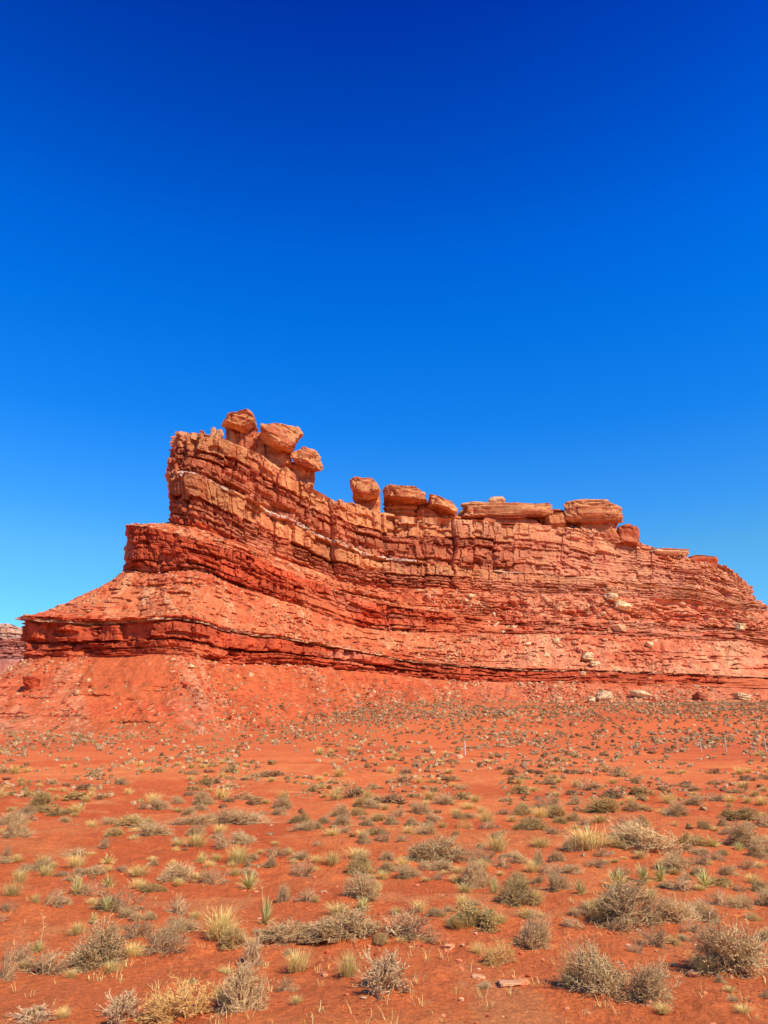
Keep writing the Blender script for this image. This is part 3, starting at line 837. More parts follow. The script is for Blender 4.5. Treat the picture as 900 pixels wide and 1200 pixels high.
# ------------------------------------------------------------------ plants
class MB:
    def __init__(s): s.v, s.f, s.n = [], [], 0

    def tube(s, pts, r0, r1, sides=3):
        pts = np.asarray(pts, np.float32); k = len(pts)
        rs = np.linspace(r0, r1, k)
        d = pts[-1] - pts[0]; d = d / (np.linalg.norm(d) + 1e-9)
        a = np.cross(d, [0.31, 0.92, 0.24]); a /= np.linalg.norm(a) + 1e-9
        b = np.cross(d, a)
        ang = np.arange(sides) * 2 * np.pi / sides
        ring = np.cos(ang)[:, None] * a + np.sin(ang)[:, None] * b
        V = (pts[:, None, :] + rs[:, None, None] * ring[None]).reshape(-1, 3)
        for i in range(k - 1):
            for j in range(sides):
                jn = (j + 1) % sides
                s.f.append((s.n + i * sides + j, s.n + i * sides + jn, s.n + (i + 1) * sides + jn, s.n + (i + 1) * sides + j))
        s.v.append(V); s.n += len(V)

    def blade(s, pts, widths, side):
        """flat tapering leaf with a slight keel"""
        pts = np.asarray(pts, np.float32); side = np.asarray(side, np.float32)
        k = len(pts)
        V = np.concatenate([np.stack([p - side * w_, p + side * w_]) for p, w_ in zip(pts, widths)])
        for i in range(k - 1):
            s.f.append((s.n + 2 * i, s.n + 2 * i + 1, s.n + 2 * i + 3, s.n + 2 * i + 2))
        s.v.append(V); s.n += len(V)

    def data(s): return np.concatenate(s.v), np.array(s.f, np.int32)

    def build(s, name, mat, parent=None):
        v, f = s.data()
        return mesh_np(name, v, f, mat, parent)




def dome_dir(g, lo=0.05):
    a = g.uniform(0, 2 * np.pi); z = g.uniform(lo, 1.0)
    r = math.sqrt(1 - z * z)
    return np.array([r * math.cos(a), r * math.sin(a), z])


def shrub_meshes(seed, n_stem=58, n_sub=7, n_twig=5, thick=0.0058, leaves=3, leaf=(0.024, 0.006), lob=0.6, up=0.25):
    """unit dome 1 wide and 1 high (scaled on placement): woody branches and leafy twigs"""
    g = np.random.default_rng(seed)
    wood, fol = MB(), MB()
    clumps = [(0.0, 0.0, g.uniform(.7, .88), g.uniform(.85, 1.0))]
    for _ in range(g.integers(2, 5)):
        a0 = g.uniform(0, 6.28); o_ = g.uniform(.2, .36)
        clumps.append((math.cos(a0) * o_, math.sin(a0) * o_, g.uniform(.3, .55), g.uniform(.4, .9)))
    wt = np.array([c[2] ** 1.6 for c in clumps]); wt /= wt.sum()
    lobes = [(dome_dir(g), g.uniform(0.45, 1.3)) for _ in range(9)]
    dead = dome_dir(g)                                   # one side has lost its leaves

    def reach(d):
        r = 0.88
        for (q, k) in lobes:
            c = max(0, float(np.dot(q, d)))
            r += lob * (k - 0.85) * c ** 6 * 1.6
        return max(r, .4) * g.uniform(0.78, 1.10)

    for i in range(n_stem):
        ox, oy, sw, sh = clumps[g.choice(len(clumps), p=wt)]
        E = np.array([0.56 * sw, 0.56 * sw, sh])
        c0 = np.array([ox, oy, 0])
        d = dome_dir(g, 0.0)
        b0 = c0 * 0.6 + np.array([g.normal(0, .05), g.normal(0, .05), -0.02])
        tip = c0 + d * E * reach(d)
        mid = b0 + (tip - b0) * 0.5 + g.normal(0, .035, 3) + np.array([0, 0, 0.04])
        wood.tube([b0, mid * 0.5 + b0 * 0.5 + g.normal(0, .015, 3), mid], thick * 1.6, thick)
        bare = float(np.dot(d, dead)) > 0.72 or g.random() < 0.1
        for j in range(n_sub):
            d2 = unit(d + g.normal(0, .45, 3)); d2[2] = max(d2[2], -0.02)
            t2 = c0 + d2 * E * reach(unit(d2)) * g.uniform(0.75, 1.0)
            st = b0 + (mid - b0) * g.uniform(0.45, 1.0)
            m2 = st + (t2 - st) * 0.55 + g.normal(0, .03, 3)
            wood.tube([st, m2, t2], thick * 0.9, thick * 0.4)
            for k in range(n_twig if not bare else 2):
                a = st + (t2 - st) * g.uniform(0.35, 1.0)
                e = a + unit(unit(t2 - st) + g.normal(0, .6, 3) + np.array([0, 0, up])) * g.uniform(0.05, 0.15)
                e[2] = max(e[2], 0.01)
                (fol if k % 5 < 2 else wood).tube([a, (a + e) / 2 + g.normal(0, .010, 3), e], thick * 0.55, thick * 0.25)
                for l in range(leaves if not bare else 0):
                    p0 = a + (e - a) * g.uniform(0.3, 1.0)
                    dl = unit(unit(e - a) + g.normal(0, .7, 3))
                    sd_ = unit(np.cross(dl, g.normal(0, 1, 3)))
                    ln = leaf[0] * g.uniform(0.7, 1.5)
                    fol.blade([p0, p0 + dl * ln * 0.6, p0 + dl * ln], [leaf[1] * 0.5, leaf[1], leaf[1] * 0.15], sd_)
    return wood.data(), fol.data()


def tuft_mesh(seed, n=300, wid=0.006, spread=0.5, droop=0.12, h=(0.5, 1.0)):
    g = np.random.default_rng(seed); m = MB()
    for i in range(n):
        a = g.uniform(0, 2 * np.pi); r = abs(g.normal(0, .13))
        b = np.array([math.cos(a) * r, math.sin(a) * r, -0.02])
        a2 = a + g.normal(0, .7)
        out = np.array([math.cos(a2), math.sin(a2), 0]); H = g.uniform(*h); s_ = spread * g.uniform(0.15, 1.0)
        p1 = b + out * s_ * 0.4 + np.array([0, 0, H * 0.6])
        p2 = b + out * s_ + np.array([0, 0, H - droop * g.uniform(0, 2) * s_ * 2])
        m.blade([b, p1, p2], [wid, wid * 0.8, wid * 0.2], unit(np.cross(out, [0, 0, 1]) + g.normal(0, .4, 3)))
    return m.data()


def yucca_mesh(seed, n=95):
    g = np.random.default_rng(seed); m = MB()
    for i in range(n):
        a = g.uniform(0, 2 * np.pi); el = g.uniform(0.05, 1.0) * 1.35
        d = np.array([math.cos(a) * math.cos(el), math.sin(a) * math.cos(el), math.sin(el)])
        L = g.uniform(0.75, 1.05)
        b = np.array([0, 0, 0.03]) + d * 0.03
        p = [b, b + d * L * 0.35 * np.array([.6, .6, .9]), b + d * L * 0.7 * np.array([.62, .62, .95]) , b + d * L * np.array([.64, .64, .9])]
        m.blade(p, [0.014, 0.017, 0.012, 0.001], unit(np.cross(d, [0, 0, 1]) + g.normal(0, .3, 3)))
    return m.data()


def stalk_mesh(seed, H=1.0):
    g = np.random.default_rng(seed); m = MB()
    pts = [np.array([0.02 * math.sin(3 * t) + g.normal(0, .006), g.normal(0, .006), t * H]) for t in np.linspace(0, 1, 6)]
    m.tube(pts, 0.004, 0.002, 4)
    for k in range(7):
        t = g.uniform(0.55, 1.0); b = np.array([0.02 * math.sin(3 * t), 0, t * H]); a = g.uniform(0, 6.28)
        e = b + np.array([math.cos(a) * 0.025, math.sin(a) * 0.025, 0.03])
        m.tube([b, (b + e) / 2, e], 0.003, 0.005, 4)
    return m.data()


PROTO = {}      # kind -> list of variants; a variant is [(part name, mesh)]


def bake(name, data, mat):
    o = mesh_np(name, data[0], data[1], mat)
    me = o.data
    COL.objects.unlink(o); bpy.data.objects.remove(o)
    return me


def add_variant(kind, parts):
    PROTO.setdefault(kind, []).append([(n, bake(n, d, m)) for n, d, m in parts])


for s_ in range(6):
    wd, fo = shrub_meshes(10 + s_)
    add_variant('grey', [('branches', wd, M_WOOD), ('foliage', fo, M_LEAF)])
for s_ in range(4):
    wd, fo = shrub_meshes(30 + s_, leaves=6)
    add_variant('olive', [('branches', wd, M_WOOD), ('foliage', fo, M_LEAF2)])
for s_ in range(4):
    wd, fo = shrub_meshes(40 + s_, n_stem=22, leaves=3)
    add_variant('brown', [('branches', wd, M_WOOD), ('foliage', fo, M_BROWN)])
for s_ in range(2):
    wd, fo = shrub_meshes(50 + s_, n_stem=22, leaves=2, thick=0.010)
    add_variant('white', [('branches', wd, M_WHITE), ('foliage', fo, M_WHITE)])
for s_ in range(2):
    wd, fo = shrub_meshes(60 + s_, n_stem=34, n_twig=6, leaves=3, lob=0.08, leaf=(0.03, 0.004), up=0.5)
    add_variant('gold', [('branches', wd, M_GOLD), ('foliage', fo, M_GOLD)])
for s_ in range(3):
    add_variant('straw', [('blades', tuft_mesh(70 + s_, n=380, wid=0.0045, spread=0.58, h=(0.4, 1.0)), M_STRAW), ('stubble', tuft_mesh(170 + s_, n=120, h=(0.15, 0.45), spread=0.4), M_LEAF2)])
for s_ in range(3):
    add_variant('yucca', [('leaves', yucca_mesh(80 + s_), M_YUC), ('dead_leaves', tuft_mesh(180 + s_, n=60, wid=0.012, spread=0.5, h=(0.05, 0.2)), M_STRAW)])
# coarser copies for plants beyond about 22 m
for kind, lm in (('grey', M_LEAF), ('olive', M_LEAF2), ('brown', M_BROWN)):
    for s_ in range(5):
        wd, fo = shrub_meshes(90 + s_ + len(kind) * 7, n_stem=26, n_sub=5, n_twig=4, thick=0.010, leaves=4, leaf=(0.055, 0.014))
        add_variant(kind + '_far', [('branches', wd, M_WOOD), ('foliage', fo, lm)])
for s_ in range(2):
    add_variant('straw_far', [('blades', tuft_mesh(110 + s_, n=220, wid=0.009, spread=0.6, h=(0.35, 1.0)), M_STRAW), ('stubble', tuft_mesh(210 + s_, n=60, wid=.014, h=(0.15, 0.45), spread=0.4), M_LEAF2)])
STALK = [bake('flower_stalk', stalk_mesh(300 + k), M_STALK) for k in range(2)]

NAMES = dict(grey=('desert_shrub', 'shrub', 'grey brown shrub'), olive=('desert_shrub', 'shrub', 'olive grey shrub'), brown=('desert_shrub', 'shrub', 'dark brown shrub'),
             white=('bleached_shrub', 'dead shrub', 'bleached white shrub'), gold=('golden_bush', 'bush', 'golden bush'), straw=('grass_clump', 'grass clump', 'straw grass clump'), yucca=('yucca', 'yucca', 'yellow green yucca'))
GROUPS = dict(desert_shrub='shrubs on the desert plain', bleached_shrub='bleached shrubs on the desert plain', golden_bush='golden bushes on the desert plain',
              grass_clump='dry grass clumps on the desert plain', yucca='yuccas on the desert plain')
PLANTS = []


def plant(px, py, wpx, hpx, kind, label=None, ref=None, stalk=0):
    p = ground_hit(px, py)
    if p is None: return None
    far = p[1] > 22
    s = mpp(px, py, p[1])
    w_, h_ = wpx * s, hpx * s
    p[1] += w_ * 0.22
    p[2] = float(G(p[0], p[1]))
    key = kind + '_far' if far and kind + '_far' in PROTO else kind
    var = random.choice(PROTO[key])
    nm, cat, desc = NAMES[kind]
    root = empty(nm, p)
    rz = random.uniform(-0.5, 0.5) + random.choice((0, math.pi))
    for pn, me in var:
        o = bpy.data.objects.new(pn, me); COL.objects.link(o)
        o.parent = root
        kx, kz = {'yucca': (0.88, 0.95), 'straw': (1.0, 0.9), 'gold': (1.2, 1.0)}.get(kind, (1.42, 1.06))
        o.scale = (w_ * kx, w_ * kx * 0.9, h_ * kz)
        o.rotation_euler = (0, 0, rz)
    if stalk:
        o = bpy.data.objects.new('flower_stalk', random.choice(STALK)); COL.objects.link(o)
        o.parent = root; o.scale = (1, 1, stalk * s); o.rotation_euler = (random.uniform(-.12, .12), random.uniform(-.2, .2), 0)
    tag(root, label, cat, GROUPS[nm])
    PLANTS.append(dict(o=root, px=px, py=py, w=wpx, h=hpx, kind=kind, label=label, ref=ref, desc=desc))
    return root


#  photo x, base y, width, height, kind, label, short name used when a neighbour is described by it, stalk px
NEAR = [
    (712, 1170, 76, 62, 'grey', 'large twiggy grey shrub at the bottom right, dark hollow under its left side', 'the large twiggy shrub at the bottom right'),
    (771, 1177, 48, 46, 'grey', 'lower rounded shrub touching the right side of the large twiggy bottom shrub', None),
    (868, 1142, 78, 58, 'grey', 'broad grey shrub leaning into the right edge of the foreground', 'the broad shrub at the right edge'),
    (738, 1089, 74, 52, 'grey', 'dense dome shaped grey shrub in front of the row of yuccas', 'the dense dome shrub by the yuccas'),
    (768, 1110, 36, 34, 'brown', 'small brown shrub tucked in front of the dense dome shrub by the yuccas', None),
    (795, 1082, 40, 28, 'grey', 'low grey shrub directly right of the dense dome shrub', None),
    (824, 1076, 36, 25, 'grey', 'grey shrub at the right end of the low hedge like row behind the yuccas', None),
    (848, 1064, 25, 24, 'brown', 'small dark shrub standing alone right of the hedge like row', 'the small dark shrub by the hedge like row'),
    (682, 1050, 24, 22, 'yucca', 'short squat yucca standing alone left of the yucca row', 'the squat lone yucca'),
    (727, 1043, 40, 27, 'yucca', 'wide yellow green yucca, left end of the yucca row', 'the wide yucca'),
    (757, 1036, 30, 26, 'yucca', 'yucca in the middle of the row with one pale stalk', 'the middle yucca', 38),
    (776, 1034, 26, 24, 'yucca', 'narrow yucca in front of the grey shrub, with a short stalk', None, 34),
    (829, 1042, 30, 28, 'yucca', 'bright yucca with a tall leaning stalk at the right end of the row', 'the yucca with the tall leaning stalk', 44),
    (804, 1046, 34, 18, 'brown', 'low brown grassy shrub between two yuccas', None),
    (797, 1022, 40, 28, 'grey', 'fine twigged grey shrub right behind the yucca row', None),
    (821, 1015, 26, 18, 'brown', 'brown shrub behind the yucca with the tall leaning stalk', None),
    (843, 1011, 20, 14, 'brown', 'small brown shrub at the right of a line of three behind the yuccas', None),
    (632, 1014, 16, 17, 'grey', 'small upright shrub, left of a pair under the pale grassy mound', None),
    (653, 1010, 18, 17, 'grey', 'small upright shrub, right of a pair under the pale grassy mound', None),
    (698, 1017, 26, 14, 'brown', 'sparse reddish brown shrub on open sand above the squat lone yucca', None),
    (877, 1019, 22, 12, 'brown', 'sparse low twigs on open sand near the right edge', None),
    (606, 1062, 50, 32, 'olive', 'wide olive shrub mixed with straw at mid right', 'the wide olive shrub at mid right'),
    (654, 1044, 22, 24, 'grey', 'upright grey shrub with bare stems left of the squat lone yucca', None),
    (622, 1112, 44, 44, 'grey', 'open branching grey shrub beside the round golden clump', 'the open branching shrub'),
    (591, 1131, 44, 36, 'gold', 'round golden clump between the big centre shrub and the bottom right shrub', 'the round golden clump'),
    (450, 1167, 74, 66, 'white', 'big pale branching shrub at the bottom centre', 'the big pale shrub at the bottom centre'),
    (408, 1150, 36, 36, 'straw', 'thin straw grass hanging on the left side of the big bottom centre shrub', None),
    (478, 1100, 70, 38, 'brown', 'wide brown shrub above the big bottom centre shrub', 'the wide brown centre shrub'),
    (405, 1102, 72, 42, 'grey', 'wide mixed shrub with yellowish grass behind it, left of centre', 'the wide mixed shrub left of centre'),
    (336, 1106, 62, 32, 'grey', 'low wide shrub beneath two crossed pale stalks', 'the low wide shrub under the stalks'),
    (551, 1087, 58, 34, 'olive', 'olive dome shrub right of the wide brown centre shrub', 'the olive dome shrub'),
    (347, 1141, 40, 30, 'straw', 'fan shaped dry grass clump below the low wide shrub', 'the fan shaped grass clump'),
    (331, 1164, 24, 20, 'brown', 'little brown shrub below the fan shaped grass clump', None),
    (425, 1052, 42, 27, 'grey', 'rounded grey shrub with a thin stalk standing in front', 'the rounded shrub with the stalk'),
    (333, 1058, 16, 26, 'grey', 'narrow upright twiggy shrub on bare sand left of centre', None),
    (361, 1060, 27, 20, 'brown', 'squat dark shrub right of the narrow upright twiggy shrub', None),
    (353, 1027, 28, 18, 'brown', 'dark brown shrub beside the yellowish grass at left centre', None),
    (420, 1025, 32, 26, 'olive', 'olive shrub in front of tall yellow grass at the centre', None),
    (453, 1024, 24, 18, 'grey', 'open grey shrub with a dark base right of the olive centre shrub', None),
    (388, 1016, 30, 20, 'straw', 'yellow green grass clump between two centre shrubs', None),
    (420, 1008, 36, 14, 'straw', 'flat yellowish grass behind the olive centre shrub', None),
    (515, 1011, 58, 40, 'grey', 'large grey double dome shrub in the middle of the plain', 'the large double dome shrub'),
    (558, 1040, 40, 28, 'grey', 'grey shrub on the open sand below the large double dome shrub', None),
    (584, 1000, 36, 26, 'straw', 'pale topped grassy shrub right of the large double dome shrub', 'the pale topped grassy shrub'),
    (591, 1018, 20, 17, 'brown', 'thin brown shrub below the pale topped grassy shrub', None),
    (511, 1032, 16, 11, 'brown', 'tiny brown shrub on bare sand below the double dome shrub', None),
    (542, 972, 22, 15, 'gold', 'small round golden bush behind the large double dome shrub', 'the small round golden bush'),
    (445, 987, 20, 14, 'brown', 'dark round shrub, left of two on the bare sand at centre', None),
    (473, 987, 15, 14, 'brown', 'dark round shrub, right of two on the bare sand at centre', None),
    (373, 993, 12, 12, 'brown', 'single dark little shrub on bare sand left of the two dark round ones', None),
    (212, 1199, 84, 54, 'gold', 'big golden dome bush cut by the bottom edge', 'the big golden dome bush'),
    (137, 1199, 60, 44, 'white', 'bleached branching shrub at the bottom edge left of the golden dome bush', 'the bleached bottom shrub'),
    (32, 1199, 60, 18, 'white', 'low bleached grey shrub in the bottom left corner', 'the low corner shrub'),
    (279, 1188, 58, 58, 'grey', 'dark grey shrub right of the golden dome bush', 'the dark grey shrub by the golden bush'),
    (294, 1134, 32, 54, 'white', 'tall bleached bush of knobbly white stems', 'the tall bleached bush'),
    (110, 1133, 74, 44, 'grey', 'large grey shrub with a yucca behind it in the left foreground', 'the large left foreground shrub'),
    (49, 1144, 54, 30, 'brown', 'low purplish shrub left of the large left foreground shrub', None),
    (4, 1152, 22, 48, 'brown', 'dark shrub cut by the left edge beside the low purplish shrub', None),
    (18, 1128, 34, 22, 'brown', 'brown shrub near the left edge below the small grass tuft', None),
    (42, 1118, 22, 18, 'yucca', 'small yucca with a straight tall stalk at the left', 'the small yucca at the left', 40),
    (190, 1120, 50, 25, 'brown', 'scraggly brown shrubs in line right of the large left foreground shrub', 'the scraggly brown shrub'),
    (255, 1106, 58, 42, 'straw', 'tall pale grass clump left of the tall bleached bush', 'the tall pale grass clump'),
    (275, 1112, 36, 24, 'olive', 'olive shrub growing through the tall pale grass clump', None),
    (208, 1074, 25, 25, 'brown', 'little purplish brown shrub alone on bare sand', 'the lone purplish shrub'),
    (140, 1070, 54, 34, 'brown', 'rounded brown shrub with two yuccas at its left foot', 'the rounded brown shrub with yuccas'),
    (122, 1071, 24, 22, 'yucca', 'greenish yucca at the foot of the rounded brown shrub', None),
    (108, 1083, 16, 14, 'yucca', 'small yucca on the sand below the rounded brown shrub', None),
    (56, 1064, 28, 24, 'brown', 'brown shrub left of the yucca with upright spikes', None),
    (88, 1050, 22, 26, 'yucca', 'yucca with upright pale spikes between brown shrubs', 'the yucca with upright spikes', 20),
    (105, 1050, 34, 22, 'brown', 'brown shrub directly right of the yucca with upright spikes', None),
    (125, 1040, 22, 20, 'yucca', 'yellowish yucca tucked behind the rounded brown shrub', None),
    (12, 1050, 28, 20, 'straw', 'yellowish grass clump at the left edge', 'the left edge grass clump'),
    (9, 1069, 20, 15, 'brown', 'small brown shrub at the left edge under the yellowish grass', None),
    (88, 1098, 26, 18, 'straw', 'short straw tuft behind the large left foreground shrub', None),
    (210, 1033, 42, 25, 'grey', 'grey shrub, left of a close pair in the left middle ground', 'the grey pair of shrubs'),
    (250, 1036, 34, 27, 'brown', 'brown shrub, right of a close pair in the left middle ground', None),
    (160, 1028, 32, 16, 'straw', 'dry grass mixed with twigs left of the grey shrub pair', None),
    (108, 1027, 24, 15, 'grey', 'small grey shrub below the stalked small yucca at left', None),
    (235, 1012, 20, 16, 'yucca', 'small yellow yucca behind the close shrub pair', None),
    (277, 1014, 38, 28, 'straw', 'bright pale grass clump in the left middle ground', 'the bright pale grass clump'),
    (290, 1045, 32, 26, 'yucca', 'pair like spread of yucca leaves right of the close shrub pair', None),
    (60, 1018, 18, 10, 'straw', 'tiny straw tuft on the sand at left, below the small lone dark shrub', None),
    (14, 982, 34, 20, 'grey', 'grey shrub at the left edge in the middle distance', 'the left edge grey shrub'),
    (150, 970, 40, 18, 'olive', 'wide olive shrub in the left middle distance', 'the wide olive shrub at left'),
    (175, 980, 32, 17, 'grey', 'grey shrub touching the wide olive shrub at left', None),
    (227, 967, 40, 13, 'grey', 'long low grey shrub left of the broad dark one', None),
    (277, 966, 50, 19, 'grey', 'broad dark grey shrub on the rise at left centre', 'the broad dark shrub'),
    (285, 989, 32, 17, 'grey', 'rounded shrub just above the bright pale grass clump', None),
    (119, 995, 18, 16, 'brown', 'small dark shrub with a thin stalk in the left middle distance', 'the small stalked dark shrub'),
    (90, 1005, 26, 12, 'brown', 'low brown shrub on the sand below the small stalked dark shrub', None),
    (125, 1014, 22, 15, 'yucca', 'short yellow yucca below the small stalked dark shrub', None, 14),
    (5, 1004, 14, 14, 'brown', 'dark little shrub at the left edge under the grey edge shrub', None),
    (42, 953, 24, 9, 'olive', 'flat dark olive shrub in the far left middle distance', None),
    (712, 952, 46, 20, 'olive', 'dark olive shrub with a pale right side in the right middle distance', 'the dark olive shrub at right'),
    (744, 951, 28, 15, 'grey', 'grey shrub touching the right of the dark olive shrub', None),
    (692, 926, 26, 14, 'grey', 'grey shrub alone on the sand above the dark olive shrub', None),
    (761, 933, 24, 15, 'olive', 'loose olive shrub right of the dark olive shrub, farther off', None),
    (835, 939, 38, 13, 'brown', 'dark low shrub with a twig trailing right', 'the dark low shrub at right'),
    (796, 957, 34, 16, 'grey', 'grey shrub below the dark low shrub at right', None),
    (878, 960, 42, 17, 'olive', 'olive and straw shrub near the right edge in the middle distance', 'the olive and straw shrub'),
    (623, 973, 42, 16, 'olive', 'flat topped olive shrub left of the pale grassy mound', 'the flat topped olive shrub'),
    (655, 978, 26, 13, 'brown', 'brown shrub tucked between the flat topped shrub and the pale grassy mound', None),
    (693, 997, 60, 34, 'straw', 'big pale grassy mound at right centre', 'the big pale grassy mound'),
    (680, 997, 30, 22, 'grey', 'grey twigs growing at the left foot of the pale grassy mound', None),
    (772, 999, 82, 37, 'grey', 'biggest grey shrub of the right middle ground, beside the pale grassy mound', 'the biggest right middle shrub'),
    (838, 994, 28, 17, 'yucca', 'yellow yucca left of the right edge shrub', 'the yellow yucca by the right edge'),
    (880, 994, 52, 27, 'grey', 'wide grey shrub at the right edge behind open sand', 'the wide right edge shrub'),
    (868, 998, 20, 13, 'yucca', 'small yucca in front of the wide right edge shrub', None),
    (635, 995, 30, 16, 'straw', 'small rounded pale tuft left of the big pale grassy mound', None),
    (540, 1090, 40, 18, 'straw', 'straw litter clump at the left foot of the olive dome shrub', None),
    (580, 1050, 20, 26, 'yucca', 'small upright yucca left of the wide olive shrub at mid right', None, 20),
    (20, 1035, 24, 20, 'straw', 'straw tuft behind the yellowish grass at the left edge', None),
    (310, 1085, 26, 40, 'yucca', 'yucca with long pale stalks left of the low wide shrub', None, 50),
    (425, 1068, 28, 18, 'yucca', 'yellowish yucca behind the wide mixed shrub left of centre', None, 44),
    (395, 1075, 40, 18, 'straw', 'yellowish grass growing behind the wide mixed shrub', None),
    (560, 1120, 20, 18, 'straw', 'thin dry grass left of the round golden clump', None),
]
for it in NEAR:
    px, py, w_, h_, kind, lab, ref = it[:7]
    plant(px, py, w_, h_, kind, lab, ref, stalk=it[7] if len(it) > 7 else 0)

# fence posts of the far fence line
POSTS = [
    (237, 861, 12, 1, 'single weathered post left of centre against the bare scree'),
    (545, 884, 15, 2, 'single pale wooden post standing alone on the middle of the plain'),
    (742, 881, 10, 0, 'short thin grey post, leftmost of the fence line at right'),
    (768, 880, 9, 0, 'thin grey post, second from the left end of the fence line'),
    (781, 880, 11, 0, 'grey post beside a shrub left of the first white post'),
    (795, 878, 12, 1, 'white post, first tall one from the left in the fence line'),
    (822, 880, 14, 1, 'white post in front of a dark shrub, second tall one in the fence line'),
    (836, 881, 11, 0, 'thin dull post between the two tallest white posts'),
    (851, 880, 16, 2, 'tallest white post of the fence line'),
    (884, 880, 11, 0, 'dull post right of the tallest white post'),
    (898, 881, 18, 2, 'thick pale post cut by the right edge of the photo'),
]
post_refs = []
for (px, py, hp, th, lab) in POSTS:
    p = ground_hit(px, py + 1)
    s = mpp(px, py, p[1]); H = hp * s
    m = MB()
    r = (0.035, 0.055, 0.075)[th]
    ln = random.uniform(-.05, .05)
    m.tube([(0, 0, -.2), (ln * .4, 0, H * .5), (ln * 0.9, 0, H * 0.97), (ln, .0, H)], r, r * .85, 8)
    m.tube([(ln, 0, H - .002), (ln, 0, H + .02)], r * .85, 0.001, 8)
    o = m.build('fence_post', M_POST if th else M_POSTD)
    o.location = (p[0], p[1], p[2])
    tag(o, lab, 'fence post', 'posts of the far fence line')
    post_refs.append((px, py, lab))

# ---- remaining shrubs: the largest individually, the rest one mass
rs = np.random.default_rng(77)
taken = [(q['px'], q['py'] - q['h'] * 0.4, max(q['w'], q['h']) * 0.5) for q in PLANTS]
cand = []


def free(px, py, r):
    for (a, b, c) in taken:
        if abs(a - px) < (c + r) * 0.62 and abs(b - py) < (c + r) * 0.34: return False
    return True


def dens(px, py):
    if py < 905: return 0.5 + 0.7 * float(noise(px * 0.012, py * 0.06, seed=57)) + 0.3 * float(noise(px * 0.05, py * 0.2, seed=58))
    return 0.30 + 1.25 * float(noise(px * 0.016, py * 0.07, seed=55)) + 0.4 * float(noise(px * 0.05, py * 0.16, seed=56)) + 0.25 * (px > 420)


for (ya, yb, n, sz) in [(1110, 1195, 24, (12, 28)), (1040, 1110, 50, (14, 34)), (985, 1040, 95, (12, 34)), (935, 985, 165, (11, 30)), (905, 935, 260, (8, 20)), (880, 905, 560, (5, 12)), (858, 880, 900, (4, 9)), (834, 860, 900, (4, 7))]:
    k = tries = 0
    while k < n and tries < n * 30:
        tries += 1
        px, py = rs.uniform(-20, 920), rs.uniform(ya, yb)
        if rs.random() > dens(px, py): continue
        w_ = rs.uniform(*sz) * (0.75 + 0.4 * rs.random())
        if not free(px, py - w_ * .25, w_ * 0.5): continue
        kd = rs.choice(['grey', 'brown', 'olive', 'straw', 'grey'], p=[.28, .15, .12, .35, .10])
        cand.append((px, py, w_, w_ * rs.uniform(0.42, 0.72), str(kd)))
        if py > 900: taken.append((px, py - w_ * .25, w_ * 0.5))
        k += 1
for q in list(PLANTS):
    if q['w'] > 24 and q['kind'] in ('grey', 'olive', 'brown') and rs.random() < 0.6:
        sd_ = 1 if rs.random() < .5 else -1
        cand.append((q['px'] + sd_ * q['w'] * rs.uniform(.35, .6), q['py'] - q['h'] * rs.uniform(-.02, .25), q['w'] * rs.uniform(.35, .6), q['h'] * rs.uniform(.4, .65), 'straw'))
cand.sort(key=lambda t: -t[2])
n_shr = sum(1 for q in PLANTS if q['o'].name.startswith('desert_shrub'))
n_gr = sum(1 for q in PLANTS if q['o'].name.startswith('grass_clump'))
mass = []
for c in cand:
    st = c[4] == 'straw'
    if st and n_gr < 240:
        if plant(*c) is not None: n_gr += 1
    elif not st and n_shr < 296:
        if plant(*c) is not None: n_shr += 1
    else:
        mass.append(c)

# labels of the smaller plants: by look, then by the nearest plant or post one can find
REFS = [(q['px'], q['py'], q['ref'], q['o']) for q in PLANTS if q['ref']]
REFS += [(545, 884, 'the lone pale wooden post', None), (237, 861, 'the weathered post under the scree', None), (795, 878, 'the first white fence post', None), (851, 880, 'the tallest white fence post', None), (898, 881, 'the thick post at the edge', None)]
used = {}
for q in PLANTS:
    if q['label']:
        used[q['label']] = 1; continue
    a = q['w']
    size = 'tiny' if a < 9 else 'small' if a < 15 else 'medium' if a < 21 else 'large'
    shape = 'flat' if q['h'] / a < 0.58 else 'rounded' if q['h'] / a < 0.7 else 'upright'
    opts = sorted(REFS, key=lambda t: (t[0] - q['px']) ** 2 + (2.2 * (t[1] - q['py'])) ** 2)[:5]
    best = None
    for t in opts:
        dx, dy = q['px'] - t[0], q['py'] - t[1]
        ax_ = abs(dx)
        near = 'close' if math.hypot(dx, dy) < 45 else 'farther'
        if ax_ < 14: rel = ('just behind' if dy > -25 else 'well behind') if dy < 0 else 'in front of'
        else:
            sd_ = 'left of' if dx < 0 else 'right of'
            rel = ('behind and ' if dy < -12 else 'in front and ' if dy > 12 else '') + ('just ' if ax_ < 50 else '') + sd_
        lab = f"{size} {shape} {q['desc']} {rel} {t[2]}"
        if len(lab.split()) > 16: lab = f"{size} {q['desc']} {rel} {t[2]}"
        if len(lab.split()) > 16: lab = f"{size} {q['desc']} {rel.replace('just ', '')} {t[2]}"
        if len(lab.split()) > 16: continue
        if lab not in used:
            best = lab; break
    if best is None: best = ' '.join(lab.split()[:16])
    used[best] = used.get(best, 0) + 1
    q['o']['label'] = best; q['label'] = best


